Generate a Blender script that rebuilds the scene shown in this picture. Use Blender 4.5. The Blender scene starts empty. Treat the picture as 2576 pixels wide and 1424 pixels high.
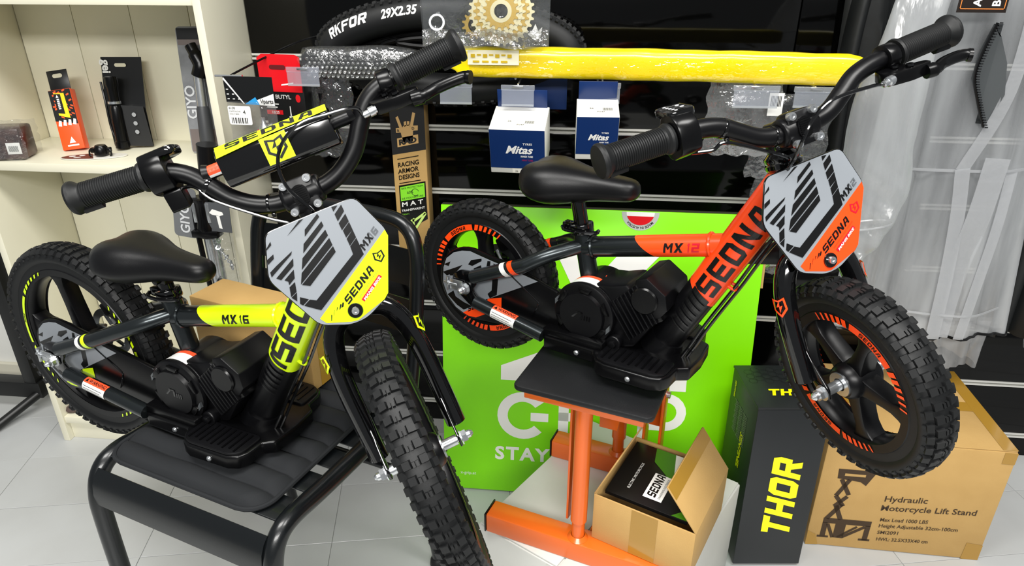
import bpy, bmesh, math, random
from mathutils import Vector, Matrix
random.seed(7)
PI = math.pi
SC = bpy.context.scene
COL = SC.collection

# ---------------------------------------------------------------- camera
cd = bpy.data.cameras.new('camera')
cd.sensor_width = 36.0
cd.lens = 1750.0 * 36.0 / 2576.0
cd.clip_start = 0.02
cam = bpy.data.objects.new('camera', cd)
COL.objects.link(cam)
cam.location = (0, 0, 1.32)
cam.rotation_euler = (PI / 2 - 0.44455, 0, 0.10336)
SC.camera = cam

# ---------------------------------------------------------------- world, lamps, exposure
wd = bpy.data.worlds.new('shop_air')
SC.world = wd
wd.use_nodes = True
bg = wd.node_tree.nodes['Background']
bg.inputs[0].default_value = (0.93, 0.97, 1.0, 1)
bg.inputs[1].default_value = 0.16
def area_lamp(name, loc, rot, sx, sy, power, col=(1, 1, 1)):
    ld = bpy.data.lights.new(name, 'AREA')
    ld.shape = 'RECTANGLE'; ld.size = sx; ld.size_y = sy
    ld.energy = power; ld.color = col
    o = bpy.data.objects.new(name, ld); COL.objects.link(o)
    o.location = loc; o.rotation_euler = rot
    return o
area_lamp('ceiling_panel_lamp', (-0.75, 0.35, 2.75), (0, 0, 0), 1.2, 0.6, 38, (1, 0.985, 0.95))
area_lamp('ceiling_panel_lamp', (0.95, 0.35, 2.75), (0, 0, 0), 1.2, 0.6, 38, (1, 0.985, 0.95))
area_lamp('ceiling_panel_lamp', (0.1, -2.3, 2.75), (0, 0, 0), 2.4, 1.2, 190, (1, 0.985, 0.95))
SC.view_settings.view_transform = 'Standard'
SC.view_settings.look = 'None'
SC.view_settings.gamma = 1.0
SC.view_settings.use_curve_mapping = False
SC.view_settings.exposure = 0.45

# ---------------------------------------------------------------- materials
def lin(h):
    h = h.lstrip('#')
    o = []
    for i in (0, 2, 4):
        c = int(h[i:i + 2], 16) / 255.0
        o.append(c / 12.92 if c <= 0.04045 else ((c + 0.055) / 1.055) ** 2.4)
    return (o[0], o[1], o[2], 1.0)
MATS = {}
def M(name, hexc='#808080', rough=0.5, metal=0.0, spec=0.5, coat=0.0, bump=0.0, bscale=200.0, mott=0.0, mscale=8.0, hex2=None, alpha=1.0, trans=0.0, emis=0.0):
    if name in MATS:
        return MATS[name]
    m = bpy.data.materials.new(name); m.use_nodes = True
    nt = m.node_tree; N = nt.nodes; L = nt.links
    b = N['Principled BSDF']
    b.inputs['Base Color'].default_value = lin(hexc)
    b.inputs['Roughness'].default_value = rough
    b.inputs['Metallic'].default_value = metal
    b.inputs['Specular IOR Level'].default_value = spec
    b.inputs['Coat Weight'].default_value = coat
    b.inputs['Coat Roughness'].default_value = 0.08
    b.inputs['Alpha'].default_value = alpha
    b.inputs['Transmission Weight'].default_value = trans
    tc = None
    if bump or mott:
        tc = N.new('ShaderNodeTexCoord')
    if bump:
        nz = N.new('ShaderNodeTexNoise'); nz.inputs['Scale'].default_value = bscale; nz.inputs['Detail'].default_value = 3
        L.new(tc.outputs['Object'], nz.inputs['Vector'])
        bp = N.new('ShaderNodeBump'); bp.inputs['Strength'].default_value = bump; bp.inputs['Distance'].default_value = 0.002
        L.new(nz.outputs['Fac'], bp.inputs['Height']); L.new(bp.outputs['Normal'], b.inputs['Normal'])
    if mott:
        nz2 = N.new('ShaderNodeTexNoise'); nz2.inputs['Scale'].default_value = mscale; nz2.inputs['Detail'].default_value = 6
        L.new(tc.outputs['Object'], nz2.inputs['Vector'])
        mx = N.new('ShaderNodeMix'); mx.data_type = 'RGBA'
        mx.inputs[6].default_value = lin(hexc); mx.inputs[7].default_value = lin(hex2 or hexc)
        mr = N.new('ShaderNodeMapRange'); mr.inputs[1].default_value = 0.35; mr.inputs[2].default_value = 0.7; mr.inputs[4].default_value = mott
        L.new(nz2.outputs['Fac'], mr.inputs[0]); L.new(mr.outputs[0], mx.inputs[0]); L.new(mx.outputs[2], b.inputs['Base Color'])
    MATS[name] = m
    return m
def film(name, tint='#ffffff', body=0.08, gloss=0.14, rough=0.08, bump=0.6, bscale=25.0, stretch=(1, 1, 1), bodycol='#cfd2d2', cloud=0.0):
    """thin clear plastic: transparent sheet with a little milky body and crinkled shine"""
    if name in MATS: return MATS[name]
    m = bpy.data.materials.new(name); m.use_nodes = True
    nt = m.node_tree; N = nt.nodes; L = nt.links
    for n in list(N):
        if n.type == 'BSDF_PRINCIPLED': N.remove(n)
    out = N['Material Output']
    tc = N.new('ShaderNodeTexCoord'); mp = N.new('ShaderNodeMapping'); mp.inputs['Scale'].default_value = stretch
    L.new(tc.outputs['Object'], mp.inputs['Vector'])
    nz = N.new('ShaderNodeTexNoise'); nz.inputs['Scale'].default_value = bscale; nz.inputs['Detail'].default_value = 4
    L.new(mp.outputs[0], nz.inputs['Vector'])
    bp = N.new('ShaderNodeBump'); bp.inputs['Strength'].default_value = bump; bp.inputs['Distance'].default_value = 0.01
    L.new(nz.outputs['Fac'], bp.inputs['Height'])
    tr = N.new('ShaderNodeBsdfTransparent'); tr.inputs[0].default_value = lin(tint)
    df = N.new('ShaderNodeBsdfDiffuse'); df.inputs[0].default_value = lin(bodycol)
    tl = N.new('ShaderNodeBsdfTranslucent'); tl.inputs[0].default_value = lin(bodycol)
    gl = N.new('ShaderNodeBsdfGlossy'); gl.inputs['Roughness'].default_value = rough
    for s in (df, tl, gl): L.new(bp.outputs[0], s.inputs['Normal'])
    m0 = N.new('ShaderNodeMixShader'); m0.inputs[0].default_value = 0.5
    L.new(df.outputs[0], m0.inputs[1]); L.new(tl.outputs[0], m0.inputs[2])
    m1 = N.new('ShaderNodeMixShader'); m1.inputs[0].default_value = body
    L.new(tr.outputs[0], m1.inputs[1]); L.new(m0.outputs[0], m1.inputs[2])
    if cloud:
        mp2 = N.new('ShaderNodeMapping'); mp2.inputs['Scale'].default_value = (14, 14, 2.2); L.new(tc.outputs['Object'], mp2.inputs['Vector'])
        n2 = N.new('ShaderNodeTexNoise'); n2.inputs['Scale'].default_value = 1.0; n2.inputs['Detail'].default_value = 3; L.new(mp2.outputs[0], n2.inputs['Vector'])
        mr = N.new('ShaderNodeMapRange'); mr.inputs[1].default_value = 0.32; mr.inputs[2].default_value = 0.68
        mr.inputs[3].default_value = body * (1 - cloud); mr.inputs[4].default_value = min(1.0, body * (1 + cloud)); L.new(n2.outputs['Fac'], mr.inputs[0]); L.new(mr.outputs[0], m1.inputs[0])
    m2 = N.new('ShaderNodeMixShader'); m2.inputs[0].default_value = gloss
    L.new(m1.outputs[0], m2.inputs[1]); L.new(gl.outputs[0], m2.inputs[2])
    L.new(m2.outputs[0], out.inputs[0])
    MATS[name] = m
    return m
BLK = lambda: M('black_plastic', '#0d0e10', 0.42, bump=0.05, bscale=900)

# ---------------------------------------------------------------- mesh builder
def V(*a): return Vector(a)
def spline(pts, n=8, closed=False):
    P = [Vector(p) for p in pts]; out = []
    k = len(P)
    rng = range(k if closed else k - 1)
    for i in rng:
        if closed: p0, p1, p2, p3 = P[(i - 1) % k], P[i], P[(i + 1) % k], P[(i + 2) % k]
        else:
            p1, p2 = P[i], P[i + 1]
            p0 = P[i - 1] if i > 0 else p1 * 2 - p2
            p3 = P[i + 2] if i + 2 < k else p2 * 2 - p1
        for j in range(n):
            t = j / n
            out.append(0.5 * ((2 * p1) + (p2 - p0) * t + (2 * p0 - 5 * p1 + 4 * p2 - p3) * t * t + (3 * p1 - p0 - 3 * p2 + p3) * t ** 3))
    if not closed: out.append(P[-1])
    return out
def rrect(w, h, r, n=5, cx=0, cy=0):
    o = []
    for (sx, sy, a0) in ((1, 1, 0), (-1, 1, 90), (-1, -1, 180), (1, -1, 270)):
        for i in range(n + 1):
            a = math.radians(a0 + 90 * i / n)
            o.append((cx + sx * (w / 2 - r) + r * math.cos(a), cy + sy * (h / 2 - r) + r * math.sin(a)))
    return o
def roundpoly(pts, r, n=4):
    """round the corners of a 2d polygon"""
    o = []; k = len(pts)
    for i in range(k):
        p = Vector(pts[i]); a = Vector(pts[i - 1]) - p; b = Vector(pts[(i + 1) % k]) - p
        d = min(r, a.length * 0.45, b.length * 0.45)
        s = p + a.normalized() * d; e = p + b.normalized() * d
        for j in range(n + 1):
            t = j / n
            q = s * (1 - t) ** 2 + p * 2 * t * (1 - t) + e * t * t
            o.append((q.x, q.y))
    return o
def frame_from(d, up=None):
    d = Vector(d).normalized()
    u = Vector(up) if up else (Vector((0, 0, 1)) if abs(d.z) < 0.9 else Vector((1, 0, 0)))
    x = u.cross(d).normalized(); y = d.cross(x)
    return x, y, d
def axes(o, x, y, z):
    m = Matrix.Identity(4)
    for i, a in enumerate((x, y, z)):
        a = Vector(a)
        for j in range(3): m[j][i] = a[j]
    for j in range(3): m[j][3] = Vector(o)[j]
    return m
T = Matrix.Translation
def Rm(a, ax): return Matrix.Rotation(a, 4, ax)
class MB:
    def __init__(s): s.v = []; s.f = []
    def add(s, vs, fs, m=None):
        k = len(s.v)
        s.v += [(m @ Vector(p)) if m else Vector(p) for p in vs]
        s.f += [tuple(i + k for i in f) for f in fs]
        return s
    def box(s, c, d, m=None, taper=1.0):
        x, y, z = d[0] / 2, d[1] / 2, d[2] / 2; cx, cy, cz = c
        vs = [(cx + sx * x * (taper if sz > 0 else 1), cy + sy * y * (taper if sz > 0 else 1), cz + sz * z) for sz in (-1, 1) for sy in (-1, 1) for sx in (-1, 1)]
        fs = [(0, 2, 3, 1), (4, 5, 7, 6), (0, 1, 5, 4), (2, 6, 7, 3), (0, 4, 6, 2), (1, 3, 7, 5)]
        return s.add(vs, fs, m)
    def bx(s, x0, x1, y0, y1, z0, z1, m=None):
        return s.box(((x0 + x1) / 2, (y0 + y1) / 2, (z0 + z1) / 2), (x1 - x0, y1 - y0, z1 - z0), m)
    def tube(s, path, r, n=14, cap=True, m=None, flat=1.0, up=None):
        P = [Vector(p) for p in path]; k = len(P)
        rs = r if isinstance(r, (list, tuple)) else [r] * k
        x, y, d = frame_from(P[1] - P[0], up)
        vs = []; fs = []
        for i in range(k):
            t = (P[min(i + 1, k - 1)] - P[max(i - 1, 0)])
            if t.length < 1e-9: t = d
            t = t.normalized()
            x = (x - t * x.dot(t)).normalized(); y = t.cross(x)
            for j in range(n):
                a = 2 * PI * j / n
                vs.append(P[i] + (x * math.cos(a) + y * math.sin(a) * flat) * rs[i])
        for i in range(k - 1):
            for j in range(n):
                a = i * n + j; b = i * n + (j + 1) % n
                fs.append((a, b, b + n, a + n))
        if cap:
            fs.append(tuple(range(n))[::-1]); fs.append(tuple((k - 1) * n + j for j in range(n)))
        return s.add(vs, fs, m)
    def lathe(s, prof, n=32, m=None, closed=False, a0=0.0, a1=2 * PI):
        """profile of (radius, height); turned about local z"""
        full = abs(a1 - a0 - 2 * PI) < 1e-6
        k = len(prof); cols = n if full else n + 1
        vs = []; fs = []
        for j in range(cols):
            a = a0 + (a1 - a0) * j / n
            for r, h in prof: vs.append((r * math.cos(a), r * math.sin(a), h))
        for j in range(n):
            j2 = (j + 1) % cols
            for i in range(k if closed else k - 1):
                i2 = (i + 1) % k
                fs.append((j * k + i, j2 * k + i, j2 * k + i2, j * k + i2))
        return s.add(vs, fs, m)
    def cyl(s, p0, p1, r, n=18, r1=None, m=None, cap=True):
        return s.tube([p0, p1], [r, r if r1 is None else r1], n, cap, m)
    def prism(s, poly, z0, z1, m=None, inset=0.0):
        k = len(poly)
        c = (sum(p[0] for p in poly) / k, sum(p[1] for p in poly) / k)
        def ins(p): return (c[0] + (p[0] - c[0]) * (1 - inset), c[1] + (p[1] - c[1]) * (1 - inset))
        vs = [(p[0], p[1], z0) for p in poly] + [(*ins(p), z1) for p in poly]
        fs = [tuple(range(k))[::-1], tuple(range(k, 2 * k))] + [(i, (i + 1) % k, k + (i + 1) % k, k + i) for i in range(k)]
        return s.add(vs, fs, m)
    def strip(s, rows, m=None, closed=False):
        """rows of equal length point lists -> quad sheet"""
        k = len(rows[0]); vs = [p for r in rows for p in r]; fs = []
        for i in range(len(rows) - 1):
            for j in range(k if closed else k - 1):
                a = i * k + j; b = i * k + (j + 1) % k
                fs.append((a, b, b + k, a + k))
        return s.add(vs, fs, m)
    def build(s, name, mat, parent=None, smooth=35, bevel=0.0, seg=2, m=None, thick=0.0):
        me = bpy.data.meshes.new(name)
        vs = [m @ p for p in s.v] if m else s.v
        me.from_pydata([tuple(p) for p in vs], [], s.f)
        if bevel or thick:
            b = bmesh.new(); b.from_mesh(me)
            if thick:
                bmesh.ops.solidify(b, geom=b.faces[:], thickness=thick)
            if bevel:
                bmesh.ops.remove_doubles(b, verts=b.verts, dist=1e-6)
                b.normal_update()
                ed = [e for e in b.edges if len(e.link_faces) == 2 and e.calc_face_angle(0) > 0.45]
                bmesh.ops.bevel(b, geom=ed, offset=bevel, segments=seg, affect='EDGES', profile=0.5, clamp_overlap=True)
            b.to_mesh(me); b.free()
        b = bmesh.new(); b.from_mesh(me)
        bmesh.ops.recalc_face_normals(b, faces=b.faces[:])
        b.to_mesh(me); b.free()
        if smooth:
            me.polygons.foreach_set('use_smooth', [True] * len(me.polygons))
            me.set_sharp_from_angle(angle=math.radians(smooth))
        me.materials.append(mat)
        o = bpy.data.objects.new(name, me); COL.objects.link(o)
        if parent: o.parent = parent
        return o
def thing(name, label, cat, loc=(0, 0, 0), rotz=0.0, group=None, mat=None):
    o = bpy.data.objects.new(name, None); COL.objects.link(o)
    o.empty_display_size = 0.05
    if mat is not None: o.matrix_world = mat
    else:
        o.location = loc; o.rotation_euler = (0, 0, rotz)
    o['label'] = label; o['category'] = cat
    if group: o['group'] = group
    return o
def tag(o, label, cat, group=None):
    o['label'] = label; o['category'] = cat
    if group: o['group'] = group
    return o
def struct(o):
    o['kind'] = 'structure'; return o

# ---------------------------------------------------------------- lettering
def font_mesh(txt, size=1.0, bold=0.0, align='LEFT', space=1.0, shear=0.0):
    c = bpy.data.curves.new('lettering', 'FONT')
    c.body = txt; c.size = size; c.align_x = align; c.space_character = space; c.shear = shear
    c.offset = bold * size; c.resolution_u = 3
    o = bpy.data.objects.new('lettering', c)
    me = bpy.data.meshes.new_from_object(o)
    vs = [v.co.copy() for v in me.vertices]; fs = [tuple(p.vertices) for p in me.polygons]
    bpy.data.objects.remove(o); bpy.data.meshes.remove(me)
    return vs, fs
def write(name, txt, size, mat, parent, m, bold=0.0, align='LEFT', space=1.0, shear=0.0, sx=1.0, width=None):
    vs, fs = font_mesh(txt, size, bold, align, space, shear)
    if width and vs:
        w = max(v.x for v in vs) - min(v.x for v in vs)
        sx = width / w
    b = MB(); b.add([(v.x * sx, v.y, 0) for v in vs], fs, m)
    return b.build(name, mat, parent, smooth=0)
q = lambda *a: [(a[i], a[i + 1]) for i in range(0, len(a), 2)]
def R4(x0, y0, x1, y1): return [(x0, y0), (x1, y0), (x1, y1), (x0, y1)]
GLY = {
 'S': [q(0, .78, 1, .78, 1, 1, .14, 1), R4(0, .6, .28, .78), q(0, .4, 1, .4, 1, .6, 0, .6), R4(.72, .22, 1, .4), q(0, 0, .86, 0, 1, .22, 0, .22)],
 'E': [R4(0, 0, .28, 1), R4(.28, .78, 1, 1), R4(.28, .4, .92, .6), R4(.28, 0, 1, .22)],
 'D': [R4(0, 0, .28, 1), q(.28, .78, 1, .78, .8, 1, .28, 1), R4(.72, .22, 1, .78), q(.28, 0, .8, 0, 1, .22, .28, .22)],
 'N': [R4(0, 0, .28, 1), R4(.72, 0, 1, 1), q(.28, 1, .28, .62, .72, 0, .72, .38)],
 'A': [q(0, 0, .28, 0, .55, 1, .3, 1), R4(.72, 0, 1, .8), q(.3, .8, 1, .8, .9, 1, .3, 1), R4(.3, .28, .72, .46)],
 'M': [R4(0, 0, .24, 1), R4(.76, 0, 1, 1), q(.24, 1, .24, .66, .5, .3, .5, .62), q(.76, 1, .5, .62, .5, .3, .76, .66)],
 'X': [q(0, 0, .32, 0, 1, 1, .68, 1), q(0, 1, .34, .5, .5, .62, .32, 1), q(.5, .38, .68, 0, 1, 0, .66, .5)],
 '1': [R4(.4, 0, .7, 1), q(.1, .75, .4, .75, .4, 1, .3, 1)],
 '2': [R4(0, .8, 1, 1), R4(.72, .6, 1, .8), R4(0, .4, 1, .6), R4(0, .2, .28, .4), R4(0, 0, 1, .2)],
 '6': [R4(0, .8, 1, 1), R4(0, .2, .28, .8), R4(0, 0, 1, .2), R4(.28, .4, 1, .6), R4(.72, .2, 1, .4)],
 'T': [q(.05, .76, 1, .76, 1, 1, 0, 1), R4(.36, 0, .66, .76)],
 'H': [R4(0, 0, .3, 1), R4(.7, 0, 1, 1), R4(.3, .38, .7, .62)],
 'O': [q(0, .2, .3, .26, .3, .74, 0, .8), q(1, .2, 1, .8, .7, .74, .7, .26), q(0, .2, .14, 0, .86, 0, 1, .2, .7, .26, .3, .26), q(0, .8, .3, .74, .7, .74, 1, .8, .86, 1, .14, 1)],
 'R': [R4(0, 0, .3, 1), q(.3, .76, 1, .76, .86, 1, .3, 1), R4(.7, .56, 1, .76), R4(.3, .36, 1, .56), q(.45, .36, .78, .36, 1, 0, .68, 0)],
 'W': [q(0, 1, .22, 1, .34, .3, .22, 0), q(.22, 0, .34, 0, .56, .8, .44, .8), q(.44, .8, .56, .8, .78, 0, .66, 0), q(.78, 1, 1, 1, .78, 0, .66, .3)],
 'Y': [q(0, 1, .32, 1, .65, .4, .35, .4), q(.68, 1, 1, 1, .65, .4, .5, .62), R4(.35, 0, .65, .42)],
 'I': [R4(.35, 0, .65, 1)], '/': [q(0, 0, .3, 0, .8, 1, .5, 1)], ' ': [],
 'G': [R4(0, 0, .28, 1), R4(.28, .8, 1, 1), R4(.28, 0, 1, .2), R4(.72, .2, 1, .5), R4(.5, .38, .72, .56)],
 'P': [R4(0, 0, .28, 1), R4(.28, .8, 1, 1), R4(.72, .56, 1, .8), R4(.28, .36, 1, .56)],
 'F': [R4(0, 0, .28, 1), R4(.28, .78, 1, 1), R4(.28, .4, .85, .6)],
 'K': [R4(0, 0, .28, 1), q(.28, .6, .28, .3, .62, 1, 1, 1), q(.35, .6, .55, .7, 1, 0, .66, 0)],
}
def block(txt, h, w=0.75, gap=0.2, shear=0.0, x0=0.0, y0=0.0):
    """angular logo letters as flat polygons"""
    o = []; x = x0
    for ch in txt:
        ww = (0.5 if ch in 'I1' else 1.0) * w
        for p in GLY.get(ch, []):
            o.append([(x + (a * ww + b * shear) * h, y0 + b * h) for a, b in p])
        x += (ww + gap) * h
    return o
def outline(polys, t):
    return polys
def shield(s, cx=0, cy=0):
    """hexagonal badge outline with a lightning bolt"""
    out = q(-.42, .42, 0, .30, .42, .42, .48, -.22, 0, -.62, -.48, -.22); inn = [(x * .72, y * .72 - .01) for x, y in out]
    o = []
    for i in range(6):
        j = (i + 1) % 6
        o.append([out[i], out[j], inn[j], inn[i]])
    o.append(q(.05, .30, -.22, -.06, .02, -.02)); o.append(q(-.06, -.38, .22, .02, -.02, -.04))
    return [[(cx + x * s, cy + y * s) for x, y in p] for p in o]
def decal(name, polys, fn, mat, parent, maxlen=0.0, m=None):
    """flat print laid on a surface: 2d polygons mapped through fn(x, y) -> point"""
    b = bmesh.new()
    for p in polys:
        vs = [b.verts.new((x, y, 0)) for x, y in p]
        try: b.faces.new(vs)
        except ValueError: pass
    if maxlen:
        bmesh.ops.triangulate(b, faces=b.faces[:])
        for _ in range(5):
            es = [e for e in b.edges if e.calc_length() > maxlen]
            if not es: break
            bmesh.ops.subdivide_edges(b, edges=es, cuts=1)
            bmesh.ops.triangulate(b, faces=[f for f in b.faces if len(f.verts) > 3])
    for v in b.verts: v.co = Vector(fn(v.co.x, v.co.y))
    me = bpy.data.meshes.new(name); b.to_mesh(me); b.free()
    if m: me.transform(m)
    me.materials.append(mat)
    o = bpy.data.objects.new(name, me); COL.objects.link(o)
    if parent: o.parent = parent
    return o
def on_tube(p0, p1, r, ref, lift=0.0006):
    """(s along p0->p1, t around) on a round tube; t = 0 faces ref"""
    p0 = Vector(p0); d = (Vector(p1) - p0).normalized()
    e = Vector(ref); e = (e - d * e.dot(d)).normalized(); g = d.cross(e)
    def fn(s, t):
        a = t / r
        return p0 + d * s + (e * math.cos(a) + g * math.sin(a)) * (r + lift)
    return fn
def plane_fn(o, x, y):
    o = Vector(o); x = Vector(x); y = Vector(y)
    return lambda a, b: o + x * a + y * b
# ================================================================ the electric balance bikes
PLATE_Y = [[0.088,-0.059],[0.089,-0.069],[0.055,-0.147],[0.046,-0.154],[-0.001,-0.167],[-0.011,-0.165],[-0.044,-0.152],[-0.05,-0.142]]
PLATE_B = [[[0.032,0.0],[0.041,-0.001],[0.032,-0.007]],[[0.046,-0.002],[0.046,-0.012],[0.032,-0.022],[0.032,-0.011]],[[0.046,-0.016],[0.046,-0.028],[0.032,-0.036],[0.032,-0.025]],[[0.046,-0.029],[0.046,-0.041],[0.033,-0.048],[0.033,-0.037]],[[0.046,-0.041],[0.046,-0.053],[0.033,-0.061],[0.033,-0.05]],[[0.046,-0.054],[0.046,-0.08],[0.032,-0.074],[0.033,-0.062]],[[0.046,-0.08],[-0.043,-0.131],[-0.043,-0.115],[0.032,-0.074]],[[-0.043,-0.131],[-0.062,-0.115],[-0.051,-0.11],[-0.043,-0.115]],[[-0.062,-0.101],[-0.052,-0.109],[-0.063,-0.114],[-0.066,-0.11]],[[-0.019,-0.024],[-0.015,-0.015],[0.01,-0.001],[0.011,-0.006]],[[-0.031,-0.045],[-0.025,-0.033],[0.011,-0.013],[0.011,-0.02]],[[-0.043,-0.066],[-0.035,-0.051],[0.011,-0.026],[0.011,-0.035]],[[-0.053,-0.085],[-0.045,-0.07],[0.011,-0.039],[0.011,-0.05]],[[-0.052,-0.086],[0.011,-0.052],[0.011,-0.061],[-0.042,-0.092]],[[-0.041,-0.014],[-0.017,0.0],[-0.01,0.0]],[[-0.074,-0.019],[-0.065,-0.012],[-0.066,-0.017],[-0.076,-0.022]],[[-0.08,-0.034],[-0.069,-0.03],[-0.071,-0.036],[-0.082,-0.041]],[[-0.084,-0.052],[-0.073,-0.047],[-0.044,-0.036],[-0.047,-0.04],[-0.067,-0.05],[-0.085,-0.059]],[[-0.08,-0.063],[-0.047,-0.046],[-0.051,-0.056],[-0.075,-0.068]],[[-0.071,-0.07],[-0.053,-0.061],[-0.057,-0.073],[-0.068,-0.079],[-0.067,-0.074]],[[-0.069,-0.082],[-0.059,-0.078],[-0.063,-0.092],[-0.073,-0.096]],[[-0.073,-0.097],[-0.063,-0.093],[-0.068,-0.105]],[[-0.024,-0.142],[-0.021,-0.136],[-0.02,-0.137],[-0.023,-0.141]],[[-0.02,-0.142],[-0.015,-0.134],[-0.013,-0.135],[-0.017,-0.14]],[[-0.016,-0.14],[-0.011,-0.133],[-0.009,-0.134],[-0.012,-0.139]],[[-0.037,-0.152],[-0.033,-0.143],[-0.032,-0.144],[-0.036,-0.152]],[[-0.031,-0.147],[-0.026,-0.138],[-0.026,-0.139],[-0.03,-0.146]]]
GUARD_G = [[-0.069,0.022],[-0.06,0.044],[-0.041,0.06],[-0.02,0.068],[-0.0,0.071],[0.03,0.065],[0.052,0.061],[0.083,0.056],[0.129,0.047],[0.154,0.042],[0.041,-0.021],[0.009,-0.046],[-0.024,-0.068],[-0.042,-0.06],[-0.062,-0.039],[-0.072,-0.012]]
GUARD_O = [[-0.024,-0.068],[0.009,-0.046],[0.041,-0.021],[0.072,-0.011],[0.071,-0.035],[0.008,-0.071],[-0.01,-0.072]]
GUARD_B = [[[-0.071,0.012],[-0.037,0.029],[-0.02,0.038],[-0.044,0.01],[-0.061,0.006]],[[-0.068,0.029],[-0.05,0.039],[-0.055,0.028]],[[-0.006,0.042],[0.002,0.053],[0.027,0.061],[0.027,0.056],[0.004,0.041]],[[0.007,0.036],[0.025,0.047],[0.028,0.034],[0.012,0.023]],[[0.055,0.057],[0.068,0.055],[0.061,-0.008],[0.044,-0.019],[0.039,-0.011],[0.049,-0.001]],[[-0.062,-0.036],[-0.046,-0.024],[-0.041,-0.036],[-0.02,-0.044],[0.0,-0.048],[-0.022,-0.061],[-0.039,-0.054]],[[0.041,0.059],[0.048,0.06],[0.046,0.045],[0.038,0.046]]]

M('rubber', '#121314', 0.5, spec=.35, bump=0.1, bscale=1500)
M('knob_rubber', '#101112', 0.55)
M('matt_black', '#08080a', 0.34, spec=.32, bump=0.04, bscale=1200)
M('satin_black', '#060607', 0.25, spec=.32)
M('gloss_black', '#060607', 0.09, coat=0.6)
M('saddle_vinyl', '#08080a', 0.36, spec=.35, bump=0.12, bscale=1400)
M('gunmetal', '#34393b', 0.27, metal=0.8, coat=0.25)
M('zinc', '#d3d6d9', 0.24, metal=0.9)
M('decal_grey', '#868b91', 0.38, coat=0.12)
M('decal_black', '#0a0a0b', 0.3)
M('decal_white', '#e9e9e6', 0.35)
M('warn_orange', '#f0512a', 0.4)
M('neon_orange', '#ff4a12', 0.3, coat=0.35)
M('neon_yellow', '#dcff0c', 0.3, coat=0.35)
M('red_print', '#c8102a', 0.35)
M('brown_disc', '#9da0a3', 0.3, metal=1.0)

def hexnut(mb, c, ax, r, h, m=None):
    x, y, d = frame_from(ax)
    c = Vector(c)
    vs = [c + (x * math.cos(PI / 3 * i) + y * math.sin(PI / 3 * i)) * r for i in range(6)]
    vs += [v + d * h for v in vs]
    mb.add(vs, [(5, 4, 3, 2, 1, 0), (6, 7, 8, 9, 10, 11)] + [(i, (i + 1) % 6, 6 + (i + 1) % 6, 6 + i) for i in range(6)], m)
def tyre_mesh(Ro, rb):
    mb = MB()
    rt = Ro - 0.0045; rc = (rt + rb) / 2 + 0.003; hh = rt - rc; hw = 0.0265
    prof = []
    for i in range(19):
        a = -PI * 0.80 + 1.6 * PI * i / 18
        ca, sa_ = math.cos(a), math.sin(a)
        prof.append((rc + hh * math.copysign(abs(ca) ** 0.85, ca) * (1.0 if ca > 0 else 0.9), hw * math.copysign(abs(sa_) ** 0.9, sa_)))
    prof[0] = (rb, -0.021); prof[-1] = (rb, 0.021)
    mb.lathe(prof, 72)
    n = round(2 * PI * Ro / 0.0212)
    def knob(phi, th, wl, lc, h, skew=0):
        ca, sa_ = math.cos(th), math.sin(th)
        r0 = rc + hh * math.copysign(abs(ca) ** 0.85, ca); z0 = hw * math.copysign(abs(sa_) ** 0.9, sa_)
        er = Vector((math.cos(phi), math.sin(phi), 0)); et = Vector((-math.sin(phi), math.cos(phi), 0)); ez = Vector((0, 0, 1))
        nrm = (er * ca * hw + ez * sa_ * hh).normalized(); lat = nrm.cross(et).normalized()
        c = er * r0 + ez * z0
        vs = []
        for hz, k in ((-0.002, 1.0), (h, 0.86)):
            for sy in (-1, 1):
                for sx in (-1, 1):
                    vs.append(c + nrm * hz + et * (sy * lc / 2 * k + skew * sx * wl) + lat * (sx * wl / 2 * k))
        mb.add(vs, [(4, 5, 7, 6), (0, 1, 5, 4), (2, 6, 7, 3), (0, 4, 6, 2), (1, 3, 7, 5)])
    for i in range(n):
        p = 2 * PI * i / n; dp = 2 * PI / n
        for s in (-1, 1):
            knob(p, s * 0.40, 0.0125, 0.0125, 0.0042)
            knob(p + dp * 0.12, s * 0.075, 0.0042, 0.0085, 0.0036)
            knob(p + dp * 0.5, s * 0.93, 0.0105, 0.0125, 0.0044)
            knob(p + dp * 0.5, s * 1.32, 0.006, 0.0065, 0.0018)
    return mb
def ring_polys(r0, r1, a0, a1, n=None):
    n = n or max(1, int(abs(a1 - a0) / 0.06))
    o = []
    for i in range(n):
        u = a0 + (a1 - a0) * i / n; v = a0 + (a1 - a0) * (i + 1) / n
        o.append([(r0 * math.cos(u), r0 * math.sin(u)), (r1 * math.cos(u), r1 * math.sin(u)), (r1 * math.cos(v), r1 * math.sin(v)), (r0 * math.cos(v), r0 * math.sin(v))])
    return o
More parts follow.
